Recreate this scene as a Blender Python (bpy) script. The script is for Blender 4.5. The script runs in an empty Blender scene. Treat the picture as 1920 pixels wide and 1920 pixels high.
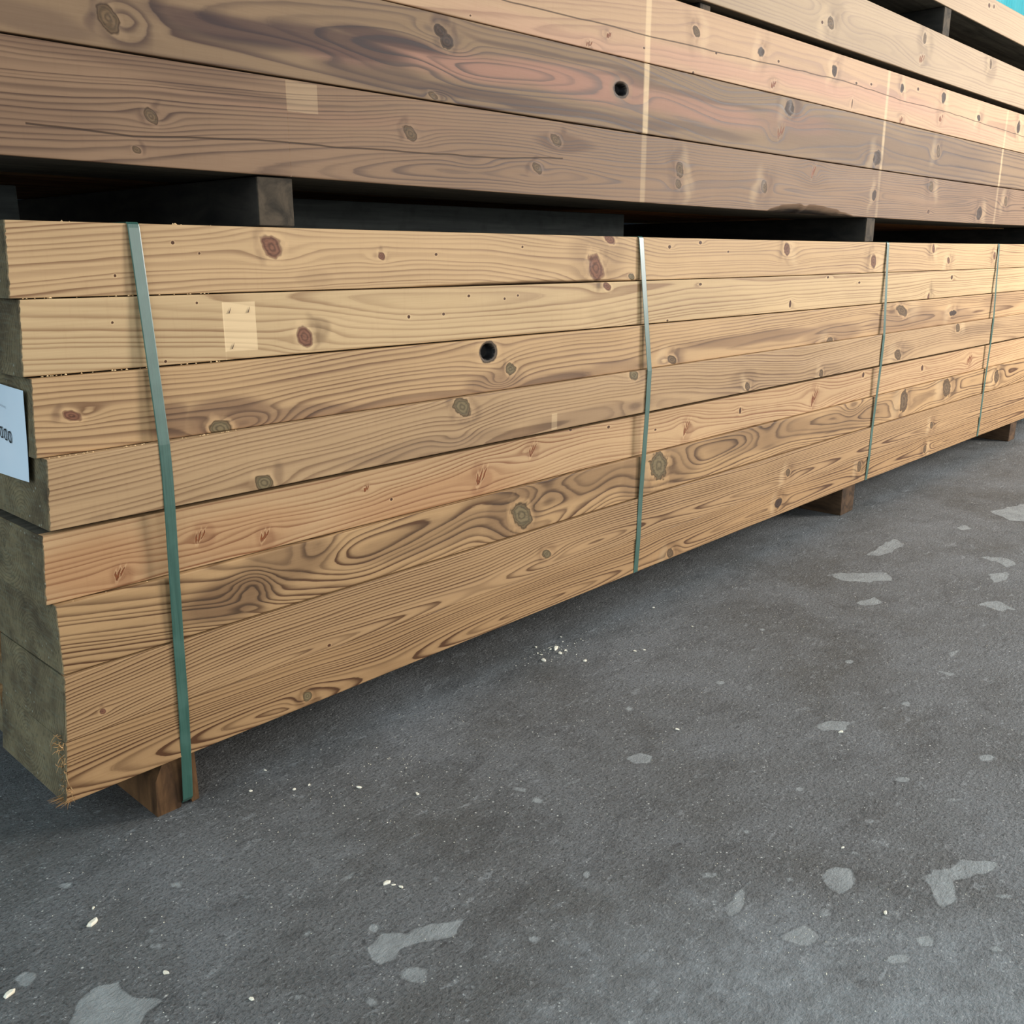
import bpy, math, random
import numpy as np
from mathutils import Matrix, Vector

# ------------------------------------------------------------------ camera
SC = bpy.context.scene
CAMLOC = np.array([-0.44314, -1.31510, 0.86116])
F_PX, YAW, PITCH, ROLL = 1773.88, math.radians(46.7801), math.radians(15.1714), math.radians(-0.0858)
fw = np.array([math.sin(YAW)*math.cos(PITCH), math.cos(YAW)*math.cos(PITCH), -math.sin(PITCH)])
rt = np.array([math.cos(YAW), -math.sin(YAW), 0.0]); upv = np.cross(rt, fw)
r2 = rt*math.cos(ROLL)+upv*math.sin(ROLL); u2 = -rt*math.sin(ROLL)+upv*math.cos(ROLL)
cd = bpy.data.cameras.new('camera'); cam = bpy.data.objects.new('camera', cd); SC.collection.objects.link(cam)
cd.sensor_width = 36.0; cd.lens = F_PX/1920*36.0; cd.clip_start = 0.02
cam.matrix_world = Matrix(((r2[0], u2[0], -fw[0], CAMLOC[0]), (r2[1], u2[1], -fw[1], CAMLOC[1]), (r2[2], u2[2], -fw[2], CAMLOC[2]), (0, 0, 0, 1)))
SC.camera = cam

# ------------------------------------------------------------------ light
SC.view_settings.view_transform = 'Standard'; SC.view_settings.look = 'None'
SC.view_settings.gamma = 1.0; SC.view_settings.use_curve_mapping = False
SC.view_settings.exposure = 0.0
W = bpy.data.worlds.new('world'); SC.world = W; W.use_nodes = True
def build_world():
    # overcast daylight reaching the shed: soft from above, bluish through the left side, bright through the open front
    t = W.node_tree; bg = t.nodes['Background']; tc = t.nodes.new('ShaderNodeTexCoord')
    def lobe(d, lo, hi, col):
        v = Vector(d).normalized(); n = t.nodes.new('ShaderNodeVectorMath'); n.operation = 'DOT_PRODUCT'; t.links.new(tc.outputs['Generated'], n.inputs[0]); n.inputs[1].default_value = v
        m = t.nodes.new('ShaderNodeMapRange'); m.interpolation_type = 'SMOOTHSTEP'; t.links.new(n.outputs['Value'], m.inputs[0]); m.inputs[1].default_value = lo; m.inputs[2].default_value = hi
        k = t.nodes.new('ShaderNodeVectorMath'); k.operation = 'SCALE'; k.inputs[0].default_value = col; t.links.new(m.outputs[0], k.inputs['Scale']); return k.outputs[0]
    acc = None
    for l in SKY:
        o = lobe(*l)
        if acc is None: acc = o
        else:
            n = t.nodes.new('ShaderNodeVectorMath'); n.operation = 'ADD'; t.links.new(acc, n.inputs[0]); t.links.new(o, n.inputs[1]); acc = n.outputs[0]
    t.links.new(acc, bg.inputs[0]); bg.inputs[1].default_value = 1.0
SKY = [((0, 0, 1), -.02, .08, (.125, .14, .155)),
       ((0, 0, 1), .25, .95, (.47, .55, .60)),
       ((-.97, -.20, .10), .55, .98, (2.15, 2.50, 2.75)),
       ((.30, -.94, .12), .60, .98, (.26, .26, .25)),
       ((.25, .95, .20), .75, .98, (3.8, 4.3, 4.4))]
build_world()
def area(name, loc, target, sx, sy, power, col):
    l = bpy.data.lights.new(name, 'AREA'); l.shape = 'RECTANGLE'; l.size = sx; l.size_y = sy; l.energy = power; l.color = col
    o = bpy.data.objects.new(name, l); SC.collection.objects.link(o); o.location = loc
    o.rotation_euler = (Vector(target)-Vector(loc)).to_track_quat('-Z', 'Y').to_euler()
    return o
area('doorway_daylight', (7.0, -3.8, 2.3), (2.4, 0.0, 0.6), 1.9, 1.9, 515, (1.0, 0.955, 0.90))
area('strap_sheen_fill', (2.7, -5.4, 1.5), (0.6, 0.0, 0.7), 2.2, 2.0, 84, (1.0, 0.97, 0.92))  # added lamp in front, gives the straps their silvery upper reflection
FZ=0.094
SEAM=dict(top=[(0.0, 0.9057), (1.15, 0.9015), (2.3, 0.9004), (3.45, 0.9023), (4.6, 0.9073)],
 s1=[(0.0, 0.8078), (1.15, 0.805), (2.3, 0.8042), (3.45, 0.8053), (4.6, 0.8084)],
 s2=[(0.0, 0.7065), (1.15, 0.705), (2.3, 0.7044), (3.45, 0.7046), (4.6, 0.7056)],
 s3=[(0.0, 0.5989), (1.15, 0.6008), (2.3, 0.602), (3.45, 0.6025), (4.6, 0.6023)],
 s4=[(0.0, 0.5003), (1.15, 0.4997), (2.3, 0.499), (3.45, 0.4981), (4.6, 0.4972)],
 s4b=[(0.0, 0.4908), (1.15, 0.4902), (2.3, 0.4895), (3.45, 0.4886), (4.6, 0.4877)],
 s5=[(0.0, 0.3909), (1.15, 0.3921), (2.3, 0.3924), (3.45, 0.3918), (4.6, 0.3902)],
 s6=[(0.0, 0.2855), (1.15, 0.2883), (2.3, 0.2886), (3.45, 0.2864), (4.6, 0.2817)],
 s7=[(0.0, 0.1848), (5.0, 0.1801)],
 bot=[(0.0, 0.09), (1.15, 0.0969), (2.3, 0.0996), (3.45, 0.098), (4.6, 0.0923)],
 ub=[(0.0, 0.9828), (1.15, 0.9763), (2.3, 0.9748), (3.45, 0.9782), (4.6, 0.9866)],
 u1=[(0.0, 1.124), (1.15, 1.1194), (2.3, 1.1185), (3.45, 1.1215), (4.6, 1.1282)],
 u2=[(0.0, 1.2611), (5.0, 1.2697)],
 u3=[(0.0, 1.3098), (5.0, 1.3414)],
 u4=[(0.0, 1.3993), (5.0, 1.415)],
 u4t=[(0.0, 1.4153), (5.0, 1.435)],
 u5=[(0.0, 1.5696), (5.0, 1.5659)],
 u6=[(0.0, 1.6585), (5.0, 1.6527)],
 u7=[(0.0, 1.7299), (5.0, 1.7621)])
KN=dict(b1=[(0.4152, 0.8737, 0.0183, 0.0168, 'r'),(0.6333, 0.8606, 0.0071, 0.0062, 'r'),(0.7597, 0.8632, 0.0052, 0.0037, 'p'),(0.2512, 0.8795, 0.0041, 0.0037, 'p'),(0.2914, 0.8648, 0.0026, 0.0023, 'p'),(0.162, 0.835, 0.003, 0.0028, 'p'),(0.9914, 0.8774, 0.0047, 0.0031, 'p'),(1.2277, 0.8341, 0.0261, 0.0269, 'r'),(1.2724, 0.8957, 0.021, 0.009, 'r'),(1.3591, 0.814, 0.0122, 0.0071, 'g'),(1.506, 0.8801, 0.0089, 0.0061, 'p'),(1.6395, 0.8909, 0.0097, 0.0063, 'p'),(1.7723, 0.8696, 0.0079, 0.004, 'p'),(2.0852, 0.8759, 0.0249, 0.0201, 'r'),(2.6754, 0.8411, 0.0292, 0.0234, 'r'),(3.1857, 0.8813, 0.0208, 0.0167, 'r'),(3.349, 0.8415, 0.0223, 0.0135, 'r'),(3.8709, 0.8562, 0.0203, 0.0191, 'r')],
 b2=[(0.1503, 0.7722, 0.003, 0.0029, 'p'),(0.2795, 0.7943, 0.0026, 0.0023, 'p'),(0.2226, 0.7129, 0.0033, 0.0031, 'p'),(0.4647, 0.7334, 0.0155, 0.0162, 'r'),(0.6894, 0.7555, 0.005, 0.0047, 'p'),(0.7739, 0.7565, 0.0054, 0.0039, 'p'),(0.8393, 0.7872, 0.0056, 0.0039, 'p'),(0.9373, 0.7791, 0.0046, 0.0031, 'p'),(0.9759, 0.7841, 0.0047, 0.0031, 'p'),(1.2651, 0.795, 0.0154, 0.0092, 'r'),(1.5052, 0.7093, 0.0068, 0.0038, 'p'),(1.644, 0.7913, 0.0098, 0.0052, 'p'),(2.3492, 0.7962, 0.0108, 0.0047, 'p'),(2.5763, 0.7759, 0.012, 0.005, 'p'),(2.1214, 0.7259, 0.0097, 0.015, 'p'),(3.1875, 0.7063, 0.0158, 0.0231, 'r'),(3.4038, 0.7785, 0.0172, 0.0119, 'p')],
 b3=[(0.078, 0.6514, 0.0113, 0.0065, 'r'),(0.2988, 0.6048, 0.0189, 0.0123, 'g'),(0.8869, 0.6788, 0.0238, 0.0207, 'h'),(0.9507, 0.6401, 0.0141, 0.0107, 'g'),(0.9195, 0.6173, 0.0338, 0.0096, 'e'),(1.5259, 0.6146, 0.0256, 0.0117, 'g'),(2.3936, 0.6029, 0.0336, 0.0132, 'g'),(2.9391, 0.6744, 0.0667, 0.0166, 'g'),(3.4494, 0.6434, 0.0353, 0.0103, 'b'),(0.3534, 0.6087, 0.057, 0.0152, 'e')],
 b4=[(0.3607, 0.5096, 0.0165, 0.0131, 'g'),(0.804, 0.5811, 0.0212, 0.0165, 'g'),(1.3584, 0.593, 0.0168, 0.0112, 'g'),(0.7912, 0.5205, 0.0451, 0.0156, 'e'),(1.3645, 0.5173, 0.0552, 0.0153, 'e'),(1.8851, 0.514, 0.0174, 0.0119, 'g'),(2.331, 0.5096, 0.0183, 0.0133, 'g'),(2.9182, 0.523, 0.0382, 0.0189, 'g'),(3.4921, 0.5862, 0.03, 0.0168, 'g')],
 b5=[(0.1196, 0.4122, 0.007, 0.0096, 'f'),(0.2508, 0.4403, 0.008, 0.0101, 'f'),(0.3642, 0.4163, 0.0079, 0.0099, 'f'),(0.5774, 0.4582, 0.006, 0.0058, 'f'),(0.6353, 0.4276, 0.005, 0.004, 'p'),(0.8672, 0.4304, 0.0136, 0.0176, 'f'),(1.0226, 0.4619, 0.0102, 0.0138, 'f'),(1.1491, 0.4898, 0.0074, 0.0048, 'p'),(1.286, 0.4779, 0.0081, 0.005, 'p'),(1.476, 0.4465, 0.0069, 0.004, 'p'),(1.6121, 0.4327, 0.0125, 0.0196, 'f'),(1.8819, 0.4465, 0.0087, 0.0135, 'p'),(2.3263, 0.436, 0.0183, 0.027, 'f'),(2.677, 0.4737, 0.0129, 0.0127, 'p'),(3.2008, 0.4527, 0.0162, 0.0163, 'p'),(3.7136, 0.4445, 0.0263, 0.0225, 'f')],
 b6=[(0.9811, 0.3296, 0.0284, 0.027, 'g'),(1.4843, 0.3567, 0.035, 0.0343, 'g'),(0.4648, 0.3731, 0.046, 0.0228, 'e'),(0.3307, 0.3379, 0.0292, 0.0235, 'e'),(2.0165, 0.3719, 0.0882, 0.0317, 'e'),(2.6044, 0.369, 0.0673, 0.0219, 'e'),(3.0372, 0.3464, 0.0458, 0.0443, 'g'),(3.4645, 0.3526, 0.0543, 0.0372, 'g'),(4.0803, 0.341, 0.0453, 0.0293, 'g'),(1.0937, 0.3436, 0.0723, 0.0243, 'e')],
 b7=[(0.0682, 0.2139, 0.0053, 0.005, 'r'),(1.0595, 0.2258, 0.0143, 0.0099, 'g'),(2.167, 0.224, 0.0173, 0.0136, 'g'),(0.4733, 0.1917, 0.0057, 0.004, 'p'),(0.5807, 0.2359, 0.0743, 0.0083, 'e'),(1.7404, 0.2147, 0.1101, 0.0153, 'e'),(3.3356, 0.2195, 0.0232, 0.0153, 'g')],
 b8=[(0.4212, 0.1115, 0.0099, 0.0091, 'g'),(1.5489, 0.1132, 0.0199, 0.0133, 'g'),(2.1234, 0.137, 0.0204, 0.0155, 'b'),(2.6963, 0.1586, 0.0223, 0.0195, 'g'),(3.302, 0.1291, 0.023, 0.0177, 'g'),(0.5025, 0.1492, 0.0704, 0.0082, 'e'),(0.9814, 0.1059, 0.0413, 0.0112, 'e')],
 a=[(0.2345, 1.0461, 0.0093, 0.0083, 'g'),(0.2098, 1.0011, 0.0053, 0.0041, 'g'),(0.7039, 1.0636, 0.0145, 0.0112, 'g'),(1.0853, 1.0837, 0.0163, 0.0099, 'g'),(1.0314, 1.0273, 0.0142, 0.0099, 'g'),(1.5303, 1.0539, 0.0199, 0.0187, 'g'),(1.5262, 1.0219, 0.0177, 0.0106, 'g'),(1.9284, 1.0351, 0.0225, 0.0172, 'g'),(2.6274, 1.0428, 0.0161, 0.0142, 'b'),(3.0955, 1.0905, 0.0246, 0.0208, 'g'),(3.6263, 1.0171, 0.0306, 0.0236, 'b'),(3.9246, 1.0718, 0.0272, 0.0205, 'g'),(0.8602, 1.0253, 0.0636, 0.0111, 'e'),(2.1996, 1.0879, 0.0097, 0.0197, 'f'),(3.096, 1.0072, 0.0149, 0.0106, 'p')],
 b=[(0.1883, 1.1615, 0.0137, 0.0161, 'g'),(0.7783, 1.2348, 0.015, 0.0101, 'b'),(0.7942, 1.2203, 0.0153, 0.0119, 'b'),(1.2965, 1.1999, 0.0261, 0.0166, 'h'),(0.7577, 1.1296, 0.01, 0.0052, 'g'),(2.0346, 1.2375, 0.0233, 0.0181, 'b'),(1.9942, 1.1758, 0.0172, 0.0182, 'f'),(2.6211, 1.153, 0.0277, 0.0215, 'b'),(3.1246, 1.2061, 0.0247, 0.0204, 'g'),(0.4834, 1.1666, 0.1071, 0.012, 'e'),(0.7443, 1.1739, 0.0614, 0.0152, 'e')],
 c=[(1.5759, 1.3531, 0.0198, 0.012, 'g'),(1.8687, 1.3522, 0.0157, 0.0108, 'b'),(1.1861, 1.2729, 0.0102, 0.0068, 'f'),(1.25, 1.2981, 0.0071, 0.007, 'f'),(1.3739, 1.2914, 0.0058, 0.0031, 'p'),(1.6616, 1.3202, 0.007, 0.0034, 'p'),(1.5681, 1.2658, 0.0066, 0.0056, 'p'),(1.9409, 1.2855, 0.0138, 0.0112, 'f'),(2.2813, 1.3597, 0.0164, 0.0148, 'b'),(1.9607, 1.3422, 0.0083, 0.0037, 'p'),(2.4277, 1.3451, 0.0106, 0.0042, 'p'),(2.5301, 1.3541, 0.0112, 0.0043, 'p'),(2.7606, 1.3701, 0.0125, 0.0136, 'b'),(2.8894, 1.3816, 0.0132, 0.0078, 'p'),(3.1189, 1.3806, 0.0194, 0.018, 'b'),(3.1104, 1.3135, 0.0195, 0.0166, 'f'),(3.4876, 1.3508, 0.017, 0.0107, 'b'),(2.7765, 1.279, 0.0126, 0.0124, 'f'),(3.9598, 1.357, 0.0203, 0.0233, 'b'),(0.8522, 1.2709, 0.004, 0.0026, 'p'),(2.4113, 1.287, 0.0053, 0.0226, 'p')],
 d=[(2.2361, 1.5055, 0.0823, 0.0384, 'e'),(2.2326, 1.4731, 0.0285, 0.0155, 'g'),(2.1821, 1.4679, 0.0093, 0.0064, 'p'),(2.8992, 1.5333, 0.0174, 0.018, 'g'),(2.8901, 1.4723, 0.0218, 0.0152, 'f'),(3.5439, 1.5413, 0.0171, 0.0172, 'g'),(2.5616, 1.4796, 0.1496, 0.0168, 'e')],
 e=[(3.4651, 1.7243, 0.0164, 0.0114, 'p'),(3.516, 1.7293, 0.0111, 0.0115, 'p')])
TN=dict(b1=[(1.2359, 0.8653, 0.112, 0.0446, 0.4),(0.5003, 0.8272, 0.042, 0.0169, 0.2),(2.0026, 0.8587, 0.2683, 0.0423, 0.12)],
 b2=[(0.4861, 0.7407, 0.0231, 0.0189, 0.5),(1.2502, 0.7344, 0.0575, 0.0232, 0.15)],
 b3=[(0.2286, 0.6244, 0.0377, 0.0276, 0.8),(0.3165, 0.6175, 0.0823, 0.033, 0.8),(0.4429, 0.6019, 0.1448, 0.0211, 0.7),(0.6731, 0.598, 0.228, 0.0175, 0.6),(0.9104, 0.6192, 0.0915, 0.036, 0.6),(1.0896, 0.6057, 0.244, 0.0204, 0.5),(1.3144, 0.6116, 0.1219, 0.022, 0.5),(1.9736, 0.6415, 0.4499, 0.0206, 0.7),(2.4075, 0.6265, 0.2251, 0.0363, 0.55),(2.9965, 0.6388, 0.3426, 0.047, 0.6),(3.4198, 0.6285, 0.349, 0.0307, 0.5),(4.0466, 0.6673, 0.2922, 0.0456, 0.4)],
 b4=[(0.7223, 0.5168, 0.227, 0.0223, 0.5),(1.239, 0.5158, 0.2541, 0.022, 0.55),(0.8152, 0.5736, 0.0371, 0.0249, 0.5),(1.3776, 0.5876, 0.0425, 0.0201, 0.4),(0.0992, 0.5068, 0.0261, 0.0077, 0.3),(1.872, 0.5284, 0.0861, 0.0294, 0.4),(2.3567, 0.5073, 0.148, 0.0335, 0.4),(2.9301, 0.5315, 0.1439, 0.0284, 0.4),(3.7467, 0.5639, 0.3304, 0.0221, 0.5),(2.1503, 0.5021, 0.534, 0.0478, 0.2)],
 b5=[(0.1198, 0.4138, 0.0186, 0.0176, 0.4),(0.2509, 0.442, 0.0195, 0.0169, 0.35),(0.3642, 0.4172, 0.0198, 0.0162, 0.35),(0.8672, 0.4304, 0.0273, 0.0286, 0.4),(1.0226, 0.4619, 0.0237, 0.0184, 0.3),(1.6173, 0.4292, 0.0251, 0.0281, 0.3)],
 b6=[(0.2909, 0.3302, 0.1032, 0.041, 0.9),(0.4047, 0.3662, 0.1142, 0.0371, 0.65),(0.7441, 0.3396, 0.237, 0.0301, 0.5),(0.9563, 0.3404, 0.0983, 0.0511, 0.75),(1.1671, 0.3608, 0.2277, 0.0373, 0.6),(1.3907, 0.3479, 0.088, 0.0589, 0.6),(1.5746, 0.352, 0.1232, 0.0508, 0.5),(2.0117, 0.3617, 0.3776, 0.0445, 0.6),(2.5805, 0.3469, 0.3753, 0.0402, 0.5),(3.0233, 0.3615, 0.1112, 0.0601, 0.5),(3.4812, 0.3552, 0.1336, 0.0548, 0.45)],
 b7=[(1.0594, 0.2283, 0.0322, 0.0198, 0.4),(0.4585, 0.1943, 0.0336, 0.01, 0.2)],
 b8=[(0.4212, 0.1115, 0.0242, 0.0161, 0.6),(1.5487, 0.1147, 0.0547, 0.0356, 0.5),(2.1226, 0.1422, 0.0408, 0.0274, 0.5),(2.6878, 0.1581, 0.0356, 0.0428, 0.5),(0.5741, 0.104, 0.1255, 0.0086, 0.2),(0.043, 0.258, 0.0442, 0.0081, 0.3)],
 a=[(0.2172, 1.1162, 0.2402, 0.016, 0.4),(0.3501, 1.0916, 0.1387, 0.0086, 0.5),(0.2394, 1.0418, 0.0187, 0.0097, 0.5),(1.115, 1.078, 0.1, 0.0141, 0.7),(1.5296, 1.0632, 0.0354, 0.0396, 0.5),(1.9275, 1.0417, 0.0393, 0.0264, 0.4),(2.183, 1.0898, 0.1283, 0.042, 0.2),(3.083, 1.0987, 0.0587, 0.0346, 0.4),(3.5562, 1.0737, 0.4157, 0.067, 0.25),(0.0628, 1.0285, 0.1286, 0.0251, 0.25)],
 b=[(0.3249, 1.1813, 0.083, 0.0096, 0.85),(0.4099, 1.1763, 0.181, 0.0202, 0.95),(0.5437, 1.1796, 0.185, 0.0262, 0.9),(0.6746, 1.2055, 0.1381, 0.013, 0.95),(0.6268, 1.1468, 0.1338, 0.0242, 0.55),(0.7832, 1.2339, 0.0277, 0.0219, 0.6),(0.9434, 1.1397, 0.3485, 0.013, 0.7),(1.2712, 1.1408, 0.3323, 0.0126, 0.6),(1.6017, 1.1448, 0.2748, 0.0117, 0.5),(0.091, 1.1478, 0.0906, 0.0159, 0.4),(1.343, 1.219, 0.096, 0.0147, 0.5),(1.0175, 1.2368, 0.2122, 0.0056, 0.5),(1.2671, 1.2357, 0.1818, 0.0061, 0.6),(1.5724, 1.2174, 0.4459, 0.0068, 0.5),(2.035, 1.2349, 0.0759, 0.0311, 0.7),(2.4401, 1.1871, 0.5795, 0.0584, 0.35),(2.5992, 1.1609, 0.1019, 0.0458, 0.5),(3.234, 1.1871, 0.5696, 0.07, 0.3)],
 c=[(1.1861, 1.271, 0.0239, 0.0098, 0.3),(1.9404, 1.2892, 0.033, 0.0149, 0.3),(3.1067, 1.3251, 0.0437, 0.0297, 0.4),(2.7757, 1.2821, 0.0379, 0.0155, 0.3)],
 d=[(2.9051, 1.5138, 0.07, 0.0543, 0.45),(3.5473, 1.5327, 0.0801, 0.0552, 0.45),(2.2374, 1.4991, 0.0824, 0.0513, 0.3),(2.5279, 1.4603, 0.5897, 0.0559, 0.12)],
 e=[])
TP=dict(b1=[],
 b2=[],
 b3=[],
 b4=[],
 b5=[(0.0795, 0.4359, 0.1185, 0.0466, 0.7),(0.3191, 0.4316, 0.1706, 0.035, 0.5),(0.7463, 0.4141, 0.304, 0.0422, 0.6)],
 b6=[],
 b7=[],
 b8=[],
 a=[(0.5167, 1.0754, 0.3063, 0.0126, 0.3)],
 b=[(0.8467, 1.187, 0.2536, 0.0299, 0.8),(1.1458, 1.1958, 0.3689, 0.0315, 0.85),(1.5749, 1.1889, 0.4481, 0.032, 0.7),(0.5632, 1.1623, 0.105, 0.0141, 0.5),(2.0997, 1.2078, 0.2426, 0.0266, 0.5)],
 c=[(1.2295, 1.2761, 0.3874, 0.0199, 0.6),(1.657, 1.2965, 0.3958, 0.0251, 0.8),(2.176, 1.3101, 0.4064, 0.0291, 0.9),(2.7212, 1.3269, 0.4909, 0.0333, 0.8),(3.4698, 1.3049, 0.508, 0.0322, 0.5),(1.0171, 1.2828, 0.2408, 0.0165, 0.4)],
 d=[],
 e=[])
CR=dict(a=[(0.0651, 1.0219), (0.1348, 1.0217), (0.2064, 1.0185), (0.2851, 1.0236), (0.3977, 1.0282), (0.5342, 1.0295), (0.6907, 1.0335), (0.817, 1.0353), (0.9284, 1.0391), (1.1106, 1.0504)],
 c=[(0.6793, 1.3132), (0.9584, 1.3111), (1.1762, 1.3143), (1.4565, 1.3191), (1.6659, 1.3242), (1.9069, 1.3302), (2.3362, 1.3413), (2.7617, 1.3343), (3.1834, 1.3394), (3.9015, 1.3319), (4.6929, 1.3248)])
PALE=[('b2', 0.3205, 0.377, 0.7197, 0.7936, 0.75), ('a', 0.456, 0.5136, 1.0751, 1.1184, 0.22), ('b4', 1.0663, 1.0842, 0.5019, 0.5364, 0.35)]
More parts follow.
